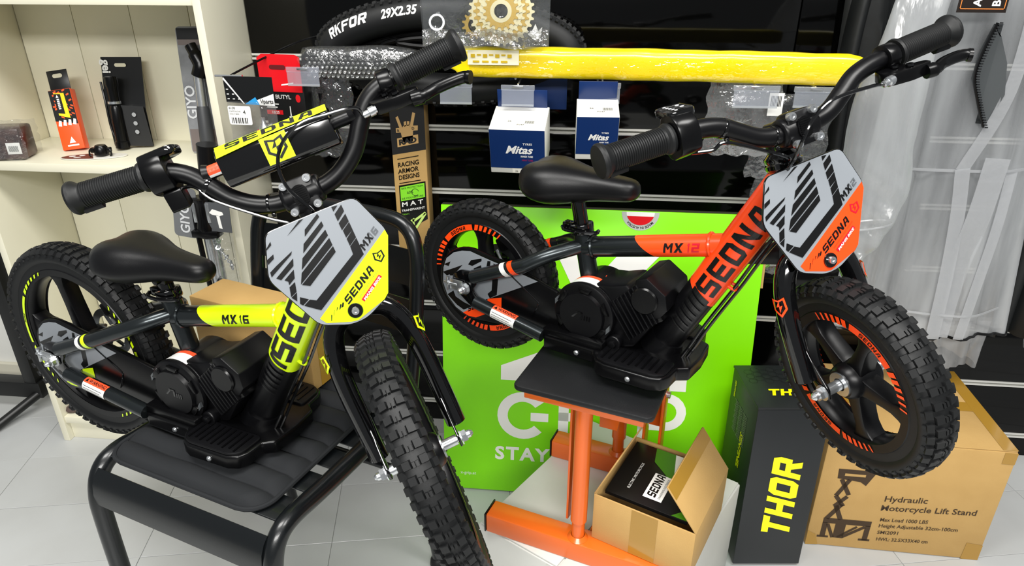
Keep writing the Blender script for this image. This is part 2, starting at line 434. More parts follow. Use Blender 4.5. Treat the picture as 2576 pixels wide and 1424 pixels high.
def make_wheel(root, name, m, K, spin, front, stk):
    """wheel frame: axis is local +z = bike's left; sticker side -z is the bike's right"""
    Ro, rs = K['Ro'], K['rs']
    ri = rs - 0.017
    b = MB()
    prof = [(ri, -.010), (ri + .006, -.019), (rs - .013, -.0215), (rs, -.0225), (rs + .003, -.019), (rs - .004, 0), (rs + .003, .019), (rs, .0225), (rs - .013, .0215), (ri + .006, .019), (ri, .010)]
    b.lathe(prof, 64, closed=True)
    w = b.build(name, MATS['matt_black'], root, smooth=40, m=m)
    tyre_mesh(Ro, rs + 0.001).build('tyre', MATS['rubber'], w, smooth=40, m=m)
    for i in range(5):
        a = spin + 2 * PI * i / 5
        half = [(.020, .0165), (.034, .0130), (.5 * (ri + .03), .0100), (ri - .020, .0100), (ri - .007, .0140), (ri + .004, .0220)]
        poly = [(r, h) for r, h in half] + [(r, -h) for r, h in half[::-1]]
        sb = MB(); sb.prism(poly, -.015, .015)
        sb.build('spoke', MATS['matt_black'], w, smooth=30, bevel=.003, m=m @ Rm(a, 'Z'))
    hb = MB(); hb.lathe([(.0, -.030), (.022, -.030), (.026, -.026), (.029, -.018), (.031, 0), (.029, .018), (.026, .026), (.022, .030), (.0, .030)], 32)
    hb.build('hub', MATS['matt_black'], w, smooth=30, m=m)
    for s in (-1, 1):
        rb = MB(); rb.lathe([(.0105, s * .0305), (.0105, s * .0325), (.0195, s * .0325), (.0195, s * .0300)], 28)
        rb.build('bearing', MATS['zinc'], w, smooth=30, m=m)
    ax = MB(); ax.cyl((0, 0, -.080), (0, 0, .080), .0052, 14)
    ax.cyl((0, 0, -.056), (0, 0, -.030), .0085, 16); ax.cyl((0, 0, .030), (0, 0, .056), .0085, 16)
    ax.build('axle', MATS['zinc'], w, smooth=30, m=m)
    for s in (-1, 1):
        nt = MB(); off = .0625 if front else .078
        nt.lathe([(.0, s * off), (.0125, s * off), (.0125, s * (off + .0018)), (.0, s * (off + .0018))], 18)
        hexnut(nt, (0, 0, s * (off + .0018)), (0, 0, s), .0098, .0085)
        nt.lathe([(.0065, s * (off + .010)), (.0062, s * (off + .016)), (.003, s * (off + .0205)), (.0, s * (off + .021))], 16)
        nt.build('axle_nut', MATS['zinc'], w, smooth=30, m=m)
    # rim stickers on both faces
    col = MATS[K['col']]
    r0, r1 = (rs - .0125, rs - .0008) if K['n'] == 12 else (rs - .0072, rs - .001)
    for s in (-1, 1):
        polys = []; txt = []
        for c0 in (stk, stk + PI):
            polys += ring_polys(r0, r1, c0 - .36, c0 + .36)
            for k in range(6):
                wdt = .075 - .010 * k
                for sg in (-1, 1):
                    a = c0 + sg * (.40 + .105 * k)
                    polys.append([(r0 * math.cos(a), r0 * math.sin(a)), (r0 * math.cos(a + wdt * sg), r0 * math.sin(a + wdt * sg)), (r1 * math.cos(a + (wdt + .03) * sg), r1 * math.sin(a + (wdt + .03) * sg)), (r1 * math.cos(a + .03 * sg), r1 * math.sin(a + .03 * sg))])
            h = (r1 - r0) * .62
            for p in block('SEDNA', h, .9, .22, .15):
                wd_ = (5 * .9 + 4 * .22) * h
                # letters run clockwise as seen from the sticker side
                txt.append([(((r0 + r1 - h) / 2 + y) * math.cos(c0 - s * (x - wd_ / 2) / r0), ((r0 + r1 - h) / 2 + y) * math.sin(c0 - s * (x - wd_ / 2) / r0)) for x, y in p])
        zf = lambda z: (lambda x, y: (x, y, z))
        hp2 = len(polys) // 2
        for part in (polys[:hp2], polys[hp2:]): decal('rim_sticker', part, zf(s * .0232), col, w, m=m)['kind'] = 'stuff'
        hp2 = len(txt) // 2
        for part in (txt[:hp2], txt[hp2:]): decal('sticker_lettering', part, zf(s * .0235), MATS['decal_black'], w, m=m)
    return w

def band(mb, p0, p1, r, skew0=0.0, skew1=0.0, n=28, ref=(0, -1, 0), r1=None):
    """sleeve on a tube with slanted ends"""
    p0 = Vector(p0); p1 = Vector(p1); d = (p1 - p0).normalized()
    e = Vector(ref); e = (e - d * e.dot(d)).normalized(); g = d.cross(e)
    rows = []
    for p, rr, sk in ((p0, r, skew0), (p1, r1 or r, skew1)):
        rows.append([p + (e * math.cos(2 * PI * j / n) + g * math.sin(2 * PI * j / n)) * rr + d * sk * math.sin(2 * PI * j / n) for j in range(n)])
    mb.strip(rows, closed=True)
    return mb

def make_bike(K):
    ex = K['ex']; col = MATS[K['col']]
    f = Vector((math.cos(K['yaw']), math.sin(K['yaw']), 0)); up = Vector((0, 0, 1)); lf = up.cross(f)
    Rr = Matrix.Rotation(K['roll'], 3, f); f, lf, up = Rr @ f, Rr @ lf, Rr @ up
    Rp = Matrix.Rotation(K['pitch'], 3, lf); f, lf, up = Rp @ f, Rp @ lf, Rp @ up
    root = thing('electric_balance_bike', K['label'], 'bike', mat=axes(K['o'], f, lf, up), group='small electric balance bikes on display')
    B = lambda: MB()
    # steering frame
    ha, rk, L = K['ha'], K['rake'], K['L']
    sa_ = Vector((-math.cos(ha), 0, math.sin(ha))); pp = Vector((math.sin(ha), 0, math.cos(ha)))
    A = Vector((L, 0, 0)) - pp * rk
    Rs = Matrix.Rotation(K['steer'], 3, sa_)
    MF = axes(A, Rs @ pp, Rs @ Vector((0, 1, 0)), sa_)
    MH = MF @ Rm(K['bar_yaw'], 'Z')          # handlebar frame
    ax_at = lambda w: A + sa_ * w
    # ---- wheels
    make_wheel(root, 'rear_wheel', axes((0, 0, 0), (1, 0, 0), (0, 0, -1), (0, 1, 0)), K, K['spin_r'], False, K['stk'])
    make_wheel(root, 'front_wheel', MF @ axes((rk, 0, 0), (1, 0, 0), (0, 0, -1), (0, 1, 0)), K, K['spin_f'], True, K['stkf'])
    # ---- frame tubes
    st0, st1 = Vector(K['st'][0]), Vector(K['st'][1])
    B().cyl(st0, st1, .0170, 24).build('seat_tube', MATS['gunmetal'], root)
    t0, t1 = Vector(K['tt'][0]), Vector(K['tt'][1])
    tt = B().cyl(t0, t1, .0188, 28).build('top_tube', MATS['gunmetal'], root)
    d0, d1 = Vector(K['dt'][0]), Vector(K['dt'][1])
    dt = B().cyl(d0, d1, .0285, 32, r1=.0305).build('down_tube', MATS['matt_black'], root)
    hw0, hw1 = K['head']
    B().cyl(ax_at(hw0), ax_at(hw1), .0235, 28).build('head_tube', col, root)
    # painted sleeves
    tl = (t1 - t0).length; td = (t1 - t0).normalized()
    band(B(), t0 + td * tl * K['ttp'], t1, .0192, .020, 0, ref=(0, -1, 0)).build('painted_sleeve', col, tt)
    dl = (d1 - d0).length; dd = (d1 - d0).normalized()
    band(B(), d0 + dd * dl * K['dtp'], d1, .0299, -.010, 0, r1=.0309).build('painted_sleeve', col, dt)
    # weld beads where the tubes meet
    def weld(p, ax_, r, mat, par):
        x, y, d = frame_from(ax_); g = MB()
        pts = [p + (x * math.cos(2 * PI * k / 40) + y * math.sin(2 * PI * k / 40)) * r + d * .0012 * math.sin(k * PI) for k in range(41)]
        g.tube(pts, [.0026 + .0009 * (k % 2) for k in range(41)], 6, cap=False); g.build('weld_bead', mat, par)
    weld(t0 + td * .018, td, .0188, MATS['gunmetal'], tt)
    weld(t1 - td * .036, td, .0196, col, tt)
    # cable guide lugs under the down tube
    for k in (.45, .80):
        c = d0 + dd * dl * k + Vector((.030, 0, -.012))
        g = B(); g.tube(spline([c + Vector((-.006, -.008, .006)), c + Vector((.008, -.007, 0)), c + Vector((.008, .007, 0)), c + Vector((-.006, .008, .006))], 5), .0032, 8)
        g.build('cable_lug', col if k > .5 or K['n'] == 16 else col, dt)
    # lettering along the down tube
    r = .0306
    side = on_tube(d0, d1, r, (.25, -1, .18), .0006)
    s0 = K['ls']
    h = K['lh']
    def lay(polys, flip=1): return [[(x, y) for x, y in p] for p in polys]
    # x runs up the tube, y runs round it towards the rear/top
    sgn = K['tsign']
    lp = block('SEDNA', h, K['lw'], .16, .0, s0, -h / 2)
    decal('lettering', [[(x, sgn * y) for x, y in p] for p in lp], side, MATS['decal_black'], dt, .008)
    sl = []
    for k in range(7):
        x = s0 - .010 - .0125 * k; w_ = .0085 - .0011 * k
        sl.append([(x - w_, -.018), (x, -.018), (x + .012, .018), (x + .012 - w_, .018)])
    decal('slash_marks', [[(x, sgn * y) for x, y in p] for p in sl], side, MATS['decal_black'], dt, .008)
    tside = on_tube(t0, t1, .0194, (.1, -1, .35), .0005)
    mp = block('MX', .0165, .95, .14, .22, tl * K['mxs'], -.0125)
    m2 = block(K['num'], .0150, .85, .16, .22, tl * K['mxs'] + .040, -.012)
    decal('lettering', [[(x, sgn * y) for x, y in p] for p in mp], tside, MATS['decal_black'], tt, .006)
    decal('lettering', [[(x, sgn * y) for x, y in p] for p in m2], tside, MATS['red_print' if K['n'] == 12 else 'decal_black'], tt, .006)
    # ---- seat stays, chain stays, dropouts
    for s in (-1, 1):
        a = Vector(K['ss']); a = Vector((a.x + .008, s * .006, a.z + .004))
        e = Vector((.018, s * .074, .027)); mid = Vector((.13, s * .070, .073))
        ss = B().tube([e, e.lerp(mid, .5), mid] + spline([mid, Vector((a.x - .045, s * .048, a.z - .014)), a], 8)[1:], .0138, 18).build('seat_stay', MATS['gunmetal'], root)
        d_ = (mid - e).normalized()
        for off, mt in ((.078, MATS['decal_white']), (.096, col)):
            p = e + (mid - e) * (off / (mid - e).length)
            p2 = p + d_ * .011
            bnd = band(B(), p + Vector((0, 0, .0)), p2, .0143, .004, .004, 20)
            bnd.build('painted_band', mt, ss)
        c0 = Vector((.022, s * .074, -.026)); c1 = Vector((K['cs'][0], s * .078, K['cs'][1]))
        cs = B().cyl(c0, c1, .0130, 20).build('chain_stay', MATS['gunmetal'], root)
        if s < 0:
            dv = (c1 - c0).normalized(); ln = (c1 - c0).length
            fn = on_tube(c0, c1, .0131, (0, -1, .6), .0006)
            wa, wb = K['warn']
            decal('warning_sticker', [R4(wa, -.004, wb, .016)], fn, MATS['decal_white'], cs, .004)
            decal('warning_sticker', [R4(wa, -.016, wb, -.004)], fn, MATS['warn_orange'], cs, .004)
            vs, fs = font_mesh('WARNING', .0095, .02, 'LEFT', 1.0)
            fn2 = on_tube(c0, c1, .0131, (0, -1, .6), .0010)
            me = B(); me.add([fn2(wa + .012 + v.x * (wb - wa - .015) / max(p.x for p in vs), -(v.y * .85 + .0068)) for v in vs], fs); me.build('lettering', MATS['decal_black'], cs, smooth=0)
            decal('lettering', [q(wa + .003, -.0065, wa + .010, -.0065, wa + .0065, -.0135)] + [R4(wa + .003, .001 + .0045 * k, wb - .006 - .004 * (k % 2), .0018 + .0045 * k) for k in range(3)], fn2, MATS['decal_black'], cs, .004)
        dp = B(); poly = roundpoly([(-.030, .024), (-.012, .036), (.024, .038), (.026, .012), (.016, -.002), (.034, -.022), (.022, -.042), (.006, -.034), (-.020, -.014), (-.034, .004)], .006)
        dp.prism(poly, s * .070, s * .0755, m=axes((0, 0, 0), (1, 0, 0), (0, 0, 1), (0, 1, 0)))
        dp.build('dropout', MATS['gloss_black'], root, bevel=.001)
    # chain adjuster
    ca = B(); ca.box((-.020, -.079, .003), (.030, .003, .022)); ca.cyl((-.050, -.079, .004), (-.018, -.079, .004), .0032, 10); hexnut(ca, (-.036, -.079, .004), (-1, 0, 0), .0055, .005)
    ca.box((-.040, -.079, .004), (.003, .010, .030))
    ca.build('chain_adjuster', MATS['zinc'], root, bevel=.0006)
    # ---- chain guard with print
    gl = K['guard']
    out = []
    for i in range(21):
        a = math.radians(75 + 205 * i / 20)
        out.append((.079 * math.cos(a), .077 * math.sin(a)))
    out += [(gl * .72, -.066), (gl, -.048), (gl + .01, 0), (gl, .030), (.10, .060)]
    gd = B(); gd.prism(out, .046, .056, m=axes((0, 0, 0), (1, 0, 0), (0, 0, 1), (0, -1, 0)))
    guard = gd.build('chain_guard', MATS['satin_black'], root, bevel=.003)
    gf = lambda y: (lambda a, b: (a, y, b))
    decal('guard_graphic', [GUARD_G], gf(-.0564), MATS['decal_grey'], guard)
    decal('guard_graphic', [GUARD_O], gf(-.0566), col, guard)
    for gpz in GUARD_B: decal('guard_graphic', [gpz], gf(-.0568), MATS['decal_black'], guard)
    decal('lettering', block('SEDNA', .011, .8, .2, .3, -.016, -.063), lambda a, b: (a * .9 + .003, -.0569, b + (a + .016) * .55), MATS['decal_black'], guard)
    ri_ = B(); ri_.tube(spline([(.095, -.057, .050), (.088, -.057, .046), (.150, -.057, .004), (.155, -.057, -.006), (.140, -.057, -.036)], 6), .0014, 6)
    ri_.build('guard_seam', MATS['gloss_black'], guard)
    # ---- motor module
    E = T((ex, 0, 0))
    mo = B(); mo.lathe([(0, -.048), (.055, -.048), (.0575, -.045), (.0575, .045), (.054, .050), (0, .050)], 40, m=axes((.250, 0, .001), (1, 0, 0), (0, 0, -1), (0, 1, 0)))
    motor = mo.build('motor', MATS['matt_black'], root, m=E)
    cv = B(); wm = axes((.250, 0, .001), (1, 0, 0), (0, 0, 1), (0, -1, 0))
    cv.lathe([(.053, .046), (.0585, .047), (.060, .052), (.0588, .0575), (.056, .0590), (.0445, .0602), (.0425, .0675), (.0, .0675)], 48, m=wm)
    cover = cv.build('motor_cover', MATS['matt_black'], root, smooth=28, m=E)
    for i in range(6):
        a = math.radians(25 + 60 * i)
        seg = B(); pl = []
        for r_, a_ in ((.043, -.20), (.043, .20), (.0545, .26), (.0545, -.26)):
            pl.append((r_ * math.cos(a + a_), r_ * math.sin(a + a_)))
        seg.prism(pl, .060, .0655, m=wm, inset=.10)
        seg.build('cover_lug', MATS['satin_black'], cover, bevel=.0012, m=E)
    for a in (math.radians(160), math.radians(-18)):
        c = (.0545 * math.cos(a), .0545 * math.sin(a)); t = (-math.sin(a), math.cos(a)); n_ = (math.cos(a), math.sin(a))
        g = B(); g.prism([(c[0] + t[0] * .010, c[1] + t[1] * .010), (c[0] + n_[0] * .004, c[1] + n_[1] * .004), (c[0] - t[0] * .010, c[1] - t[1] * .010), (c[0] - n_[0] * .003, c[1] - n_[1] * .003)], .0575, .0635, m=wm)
        g.build('cover_glint', M('glint_grey', '#6c7073', .25, metal=.6), cover, m=E)  # grey chips put painted highlights on the cover rim, not trim parts
    lg = [q(-.018, -.006, -.014, -.006, -.002, .008, -.006, .008), q(-.010, .005, .004, .005, .004, .008, -.010, .008), q(.0, -.006, .004, -.006, .004, .008, .0, .008)] + [R4(.007 + .005 * k, -.006, .0095 + .005 * k, .003) for k in range(3)]
    lm_ = B()
    for p in lg: lm_.prism(p, .0672, .0683, m=wm @ Rm(math.radians(-4), 'Z'))
    lm_.build('cover_emblem', MATS['gloss_black'], cover, m=E)
    # stickers on the motor barrel
    mfn = on_tube((.250 + ex, -.047, .001), (.250 + ex, .05, .001), .0577, (-.05, 0, 1), .0006)
    decal('warning_sticker', [R4(.0, -.034, .022, .026)], mfn, MATS['decal_white'], motor, .006)
    decal('warning_sticker', [R4(.022, -.034, .031, .026)], mfn, MATS['warn_orange'], motor, .006)
    if K['n'] == 12:
        mf2 = on_tube((.250 + ex, -.047, .001), (.250 + ex, .05, .001), .0577, (.50, 0, 1), .0006)
        wl = [[(.035 + y, x) for x, y in p] for p in block('W', .020, 1.3, .2, 0, -.013, -.004)] + [R4(.022, -.022, .0275, .022)]
        decal('badge_sticker', wl, mf2, MATS['warn_orange'], motor, .006)
    # crankcase, finned cylinder, head
    xz = axes((0, 0, 0), (1, 0, 0), (0, 0, 1), (0, -1, 0))
    cc = B(); cc.prism([(.255, .056), (.292, .060), (.325, .070), (.352, .045), (.375, .0), (.345, -.046), (.30, -.060), (.24, -.058)], -.044, .044, m=xz)
    cc.build('crankcase', MATS['matt_black'], root, bevel=.005, m=E)
    n_ = Vector((.82, .57)); f_ = Vector((.57, -.82)); c0 = Vector((.343, .021))
    core = B(); cp = [c0 + n_ * a + f_ * b for a, b in ((-.038, -.036), (.045, -.036), (.045, .032), (-.038, .032))]
    core.prism([tuple(p) for p in cp], -.047, .047, m=xz)
    cyl = core.build('cylinder_block', MATS['satin_black'], root, bevel=.004, m=E)
    for k in range(8):
        a = -.032 + .0092 * k
        sh = -.010 * (k / 7)
        fp = [c0 + n_ * aa + f_ * (bb + sh) for aa, bb in ((a, -.036), (a + .0034, -.036), (a + .0034, .040), (a, .040))]
        fb = B(); fb.prism([tuple(p) for p in fp], -.054, .054, m=xz)
        fb.build('cooling_fin', MATS['matt_black'], cyl, bevel=.0012, m=E)
    hd = B(); hp = [(.344, .087), (.364, .094), (.399, .070), (.404, .043), (.392, .026), (.372, .020), (.340, .055)]
    hd.prism(hp, -.052, .052, m=xz)
    head = hd.build('cylinder_head', MATS['matt_black'], root, bevel=.0022, m=E)
    hc = B(); hc.lathe([(.0, .0575), (.022, .0575), (.0245, .055), (.0245, .050)], 36, m=xz @ T((.363, .053, 0)))
    hc.build('head_cap', MATS['satin_black'], head, m=E)
    db = B(); db.lathe([(.0, .058), (.0125, .058), (.014, .056), (.014, .044)], 28, m=xz @ T((.311, -.042, 0)))
    hexnut(db, (.311, -.058, -.042), (0, -1, 0), .0075, .007)
    db.build('drain_plug', MATS['matt_black'], root, bevel=.0006, m=E)
    # base chassis with foot pegs
    half = [(.178, .070), (.182, .082), (.285, .083), (.296, .100), (.305, .112), (.322, .118), (.405, .116), (.424, .108), (.432, .092), (.434, .062), (.452, .050), (.456, .0)]
    poly = [(x, -y) for x, y in half] + [(x, y) for x, y in half[::-1]][1:]
    ch = B(); ch.prism(poly, -.078, -.052)
    chas = ch.build('chassis_tray', MATS['satin_black'], root, bevel=.004, seg=3, m=E)
    cy = B(); cy.bx(.176, .30, -.078, .078, -.056, -.038)
    cy.build('tray_shoulder', MATS['satin_black'], chas, bevel=.004, m=E)
    for s in (-1, 1):
        pg = B()
        pp2 = roundpoly([(.300, s * .052), (.300, s * .104), (.318, s * .114), (.408, s * .112), (.426, s * .100), (.428, s * .052)], .010)
        pg.prism(pp2, -.053, -.0475)
        pe = pg.build('foot_peg', MATS['matt_black'], root, bevel=.002, m=E)
        rg = B()
        for k in range(9):
            x = .312 + .0125 * k
            rg.bx(x - .0016, x + .0016, s * .058 if s > 0 else -.104 + .003 * (k % 2), s * .104 - (.003 * (k % 2) if s > 0 else 0) if s > 0 else -.058, -.0476, -.0458)
        rg.build('grip_ridges', MATS['satin_black'], pe, m=E)
        for x, yy in ((.368, .1175), (.252, .0835)):
            bo = B(); bo.lathe([(0, .0035), (.003, .0033), (.0048, .0015), (.005, 0)], 14, m=axes((x, s * yy, -.066 if x > .3 else -.066), (1, 0, 0), (0, 0, s * 1.0), (0, s * 1.0, 0)))
            bo.build('tray_bolt', MATS['zinc'], chas, m=E)
    soc = B(); soc.tube([d0 + Vector((-.004, 0, -.012)), d0 + dd * .022], [.037, .032], 28)
    soc.build('tube_socket', MATS['matt_black'], root)
    # ---- seat post, clamp, saddle
    sd = (st1 - st0).normalized(); sp = st1 + sd * K['post']
    B().cyl(st1 - sd * .01, sp, .0132, 20).build('seat_post', MATS['gloss_black'], root)
    cl = B(); cl.tube([st1 - sd * .010, st1 + sd * .008], .0215, 28); cl.box((0, 0, 0), (.020, .018, .016), m=T(st1 + Vector((-.026, 0, -.001))))
    clamp = cl.build('seat_clamp', MATS['gloss_black'], root, bevel=.0015)
    lv = B(); c = st1 + Vector((0, 0, -.001))
    lv.tube(spline([c + Vector((-.034, -.012, 0)), c + Vector((-.020, -.026, .001)), c + Vector((.012, -.029, .002)), c + Vector((.036, -.018, .002)), c + Vector((.036, -.006, .002))], 6), .0036, 10)
    lv.build('quick_release', MATS['gloss_black'], clamp)
    sc = B(); sc.box(tuple(sp + Vector((.004, 0, .0))), (.030, .026, .016)); sc.cyl(sp + Vector((.004, -.022, 0)), sp + Vector((.004, .022, 0)), .007, 12)
    sc.build('saddle_clamp', MATS['satin_black'], root, bevel=.003)
    sx0, sx1, sz = K['sad']
    secs = [(.0, .006, .232, .222), (.025, .034, .245, .206), (.08, .056, .255, .190), (.16, .0675, .262, .183), (.27, .0700, .264, .180), (.38, .062, .260, .183), (.50, .046, .254, .190), (.62, .035, .250, .196), (.75, .0300, .247, .200), (.87, .0275, .245, .203), (.94, .0245, .243, .205), (.98, .0165, .238, .210), (1.0, .005, .229, .218)]
    rows = []
    for t, hw, zt, zb in secs:
        x = sx0 + (sx1 - sx0) * t; row = []
        dip = .012 * max(0, 1 - t / .35)
        for j in range(24):
            a = 2 * PI * j / 24; c_, s_ = math.cos(a), math.sin(a)
            yy = hw * math.copysign(abs(c_) ** .8, c_)
            zm = zb + (zt - zb) * .42
            zz = zm + (zt - zm) * abs(s_) ** .75 if s_ >= 0 else zm - (zm - zb) * abs(s_) ** 1.4
            if s_ > 0: zz -= dip * math.exp(-(yy / .016) ** 2) * s_
            row.append((x, yy, zz + sz))
        rows.append(row)
    sb = B(); sb.strip(rows, closed=True); sb.f.append(tuple(range(24))); k0 = (len(secs) - 1) * 24; sb.f.append(tuple(range(k0, k0 + 24)))
    so = sb.build('saddle', MATS['saddle_vinyl'], root, smooth=60)
    md = so.modifiers.new('soft', 'SUBSURF'); md.levels = 1; md.render_levels = 1
    # ---- fork
    at = K['arch']
    arch = [(-.066, .016), (-.066, .075), (-.0645, at * .60), (-.058, at * .80), (-.043, at * .945), (-.020, at), (0, at + .001)]
    path = [(.004, v, w) for v, w in arch] + [(.004, -v, w) for v, w in arch[::-1][1:]]
    fk = B(); fk.tube(spline(path, 6), .0158, 20)
    fork = fk.build('fork', MATS['gloss_black'], root, m=MF)
    for s in (-1, 1):
        fp = B(); pl = roundpoly([(-.010, .085), (.014, .080), (.024, .050), (.046, .006), (.042, -.012), (.026, -.012), (.010, .020), (-.010, .026)], .005)
        fp.prism(pl, s * .0575, s * .0615, m=axes((0, 0, 0), (1, 0, 0), (0, 0, 1), (0, 1, 0)))
        fp.build('fork_dropout', MATS['gloss_black'], root, bevel=.0008, m=MF)
        ffn = on_tube((.004, s * .0655, .10), (.004, s * .0650, at), .0159, (.55, s * 1.0 * (1 if s < 0 else 1), 0), .0005)
        decal('badge_sticker', [[(y + K['badge'] - .10, x * .75) for x, y in p] for p in shield(.030)], ffn, col, fork, .005, m=MF)
    stc = B(); stc.cyl((0, 0, at - .004), (0, 0, hw0 + .002), .0185, 24, r1=.0235); stc.build('fork_crown', MATS['satin_black'], root, m=MF)
    hs = B(); hs.lathe([(.0245, hw1 - .002), (.0275, hw1 + .002), (.0275, hw1 + .008), (.0255, hw1 + .010), (.0265, hw1 + .013), (.0265, hw1 + .018), (.019, hw1 + .024), (.0, hw1 + .024)], 28)
    hs.build('headset', MATS['gloss_black'], root, m=MF)
    # ---- stem and handlebar
    ub, hb_ = K['bar_u'], K['bar_h']
    sm = B(); sm.cyl((0, 0, hw1 + .02), (0, 0, hb_ + .012 if ub < .02 else hb_ + .006), .0185, 24)
    sm.bx(-.004, ub + .004, -.018, .018, hb_ - .017, hb_ + .015)
    sm.build('stem', MATS['matt_black'], root, bevel=.004, m=MH)
    fpz = B(); fpz.tube([(ub, -.030, hb_), (ub, -.026, hb_), (ub, .026, hb_), (ub, .030, hb_)], [.0175, .0205, .0205, .0175], 28); fpz.prism(rrect(.046, .050, .010), -.008, .0185, m=axes((ub, 0, hb_), (0, 1, 0), (0, 0, 1), (1, 0, 0)))
    face = fpz.build('stem_faceplate', MATS['matt_black'], root, bevel=.004, m=MH)
    cap = B(); cap.prism(rrect(.023, .030, .0112, 8), .0175, .0220, m=axes((ub, 0, hb_), (0, 1, 0), (0, 0, 1), (1, 0, 0)))
    for k in range(9): cap.bx(ub + .0218, ub + .0232, -.0085, .0085, hb_ - .0125 + .003 * k, hb_ - .0110 + .003 * k)
    cap.build('ridged_badge', MATS['satin_black'], face, m=MH)
    for sv in (-1, 1):
        for sw in (-1, 1):
            bo = B(); bo.lathe([(.0, .0075), (.0026, .0075), (.0026, .0088), (.0056, .0088), (.0060, .0080), (.0060, .0), (.0, .0)], 18, m=axes((ub + .0165, sv * .0175, hb_ + sw * .0195), (0, 1, 0), (0, 0, 1), (1, 0, 0)))
            bo.build('stem_bolt', MATS['zinc'], face, m=MH)
    bp_ = K['bar']
    pts = [(ub, -v, h) for v, h in bp_[::-1]] + [(ub, v, h) for v, h in bp_[1:]]
    pth = spline(pts, 7)
    rr_ = [.0135 if abs(p.y) < .15 else max(.0112, .0135 - (abs(p.y) - .15) * .05) for p in pth]
    hbm = B().tube(pth, rr_, 20).build('handlebar', MATS['matt_black'], root, m=MH)
    ve = bp_[-1][0]; he = bp_[-1][1]; vi = ve - .104
    def bar_h(v):
        for (v0, h0), (v1, h1) in zip(bp_[:-1], bp_[1:]):
            if v0 <= v <= v1: return h0 + (h1 - h0) * (v - v0) / (v1 - v0)
        return he
    for s in (-1, 1):
        p0 = Vector((ub, s * vi, bar_h(vi))); p1 = Vector((ub, s * ve, he)); d_ = (p1 - p0).normalized()
        prof = [(.0, -.001), (.0205, -.001), (.0215, .003), (.0205, .006), (.0172, .009)]
        n = 24
        for k in range(n):
            z = .011 + .078 * k / n
            prof += [(.0172, z), (.0186, z + .0010), (.0186, z + .0020), (.0172, z + .0029)]
        prof += [(.0180, .091), (.0215, .0955), (.0238, .099), (.0242, .1025), (.0225, .1060), (.014, .1080), (.0, .1085)]
        x, y, dz = frame_from(d_)
        g = B(); g.lathe(prof, 28, m=axes(p0, x, y, dz))
        g.build('grip', MATS['rubber'], root, smooth=25, m=MH)
        wg = B(); wg.tube([p0 + d_ * .070 + Vector((0, 0, -.0125)), p0 + d_ * .097 + Vector((0, 0, -.0135))], .0072, 10, flat=1.6)
        wg.build('grip_pad', MATS['satin_black'], hbm, m=MH)
    # throttle housing on the right
    vt = vi - .019
    ct = Vector((ub, -vt, bar_h(vt)))
    ori = axes(ct, (0, 1, 0), (1, 0, 0), (0, 0, 1))
    th = B(); th.prism(roundpoly([(-.026, -.022), (-.012, -.032), (.018, -.026), (.026, -.004), (.025, .016), (.012, .030), (-.014, .031), (-.026, .014)], .008), -.016, .016, m=ct_m(ct))
    tho = th.build('throttle_housing', MATS['satin_black'], root, bevel=.003, m=MH)
    dm = B()
    if K['n'] == 12:
        dm.prism(roundpoly([(-.030, -.019), (.016, -.019), (.020, .019), (-.030, .019)], .010), .0, .012, m=T(ct + Vector((-.004, .004, .024))) @ Rm(.25, 'Y'))
        dm.build('battery_display', MATS['gloss_black'], tho, bevel=.003, m=MH)
        led = B()
        for i in range(5): led.cyl((-.020 + .0075 * i, -.006, .0118), (-.020 + .0075 * i, -.006, .0123), .0024, 10, m=T(ct + Vector((-.004, .004, .024))) @ Rm(.25, 'Y'))
        for i in range(2): led.cyl((-.010 + .012 * i, .008, .0118), (-.010 + .012 * i, .008, .0123), .0030, 10, m=T(ct + Vector((-.004, .004, .024))) @ Rm(.25, 'Y'))
        led.build('indicator_light', M('pale_lens', '#c8c8cc', .3), tho, m=MH)
    else:
        dm.prism(roundpoly([(-.022, -.020), (.018, -.020), (.022, .034), (-.012, .038), (-.026, .014)], .010), .0, .012, m=T(ct + Vector((0, .002, .017))) @ Rm(-.10, 'Y'))
        dm.build('battery_display', MATS['gloss_black'], tho, bevel=.003, m=MH)
        tb = B(); tb.prism(roundpoly([(-.010, -.028), (.016, -.028), (.012, -.058), (-.012, -.052)], .004), -.014, .012, m=ct_m(ct + Vector((0, .006, 0))))
        tb.build('housing_foot', MATS['satin_black'], tho, bevel=.002, m=MH)
    # brake lever on the left
    vb = vi - .014
    cb = Vector((ub, vb, bar_h(vb)))
    bc = B(); bc.tube([cb + Vector((0, -.010, 0)), cb + Vector((0, .010, 0))], .0195, 22)
    bc.prism(roundpoly([(-.002, -.022), (.020, -.032), (.036, -.026), (.043, .004), (.041, .040), (.028, .040), (.020, .016), (.008, .014)], .007), -.022, -.004, m=T(cb + Vector((0, -.002, -.008))) @ Rm(.30, 'Y'))
    brk = bc.build('brake_lever_mount', MATS['satin_black'], root, bevel=.002, m=MH)
    for k in (0, 1):
        scw = B(); scw.lathe([(.0, .0015), (.0028, .0015), (.0028, .003), (.0052, .003), (.0055, 0)], 14, m=T(cb + Vector((.018 + .012 * k, -.008 + .014 * k, -.016 - .004 * k))) @ Rm(.30, 'Y'))
        scw.build('mount_screw', MATS['gloss_black'], brk, m=MH)
    lvp = spline([cb + Vector((.034, .026, -.036)), cb + Vector((.036, .042, -.037)), cb + Vector((.029, .062, -.034)), cb + Vector((.026, .086, -.033)), cb + Vector((.027, .104, -.034)), cb + Vector((.032, .113, -.038))], 6)
    B().tube(lvp, [.0095] * 6 + [.0078] * (len(lvp) - 10) + [.0088] * 4, 12, flat=1.1).build('brake_lever', MATS['satin_black'], root, m=MH)
    aj0 = cb + Vector((.030, -.026, -.030)); ajd = Vector((.10, -1, -.08)).normalized()
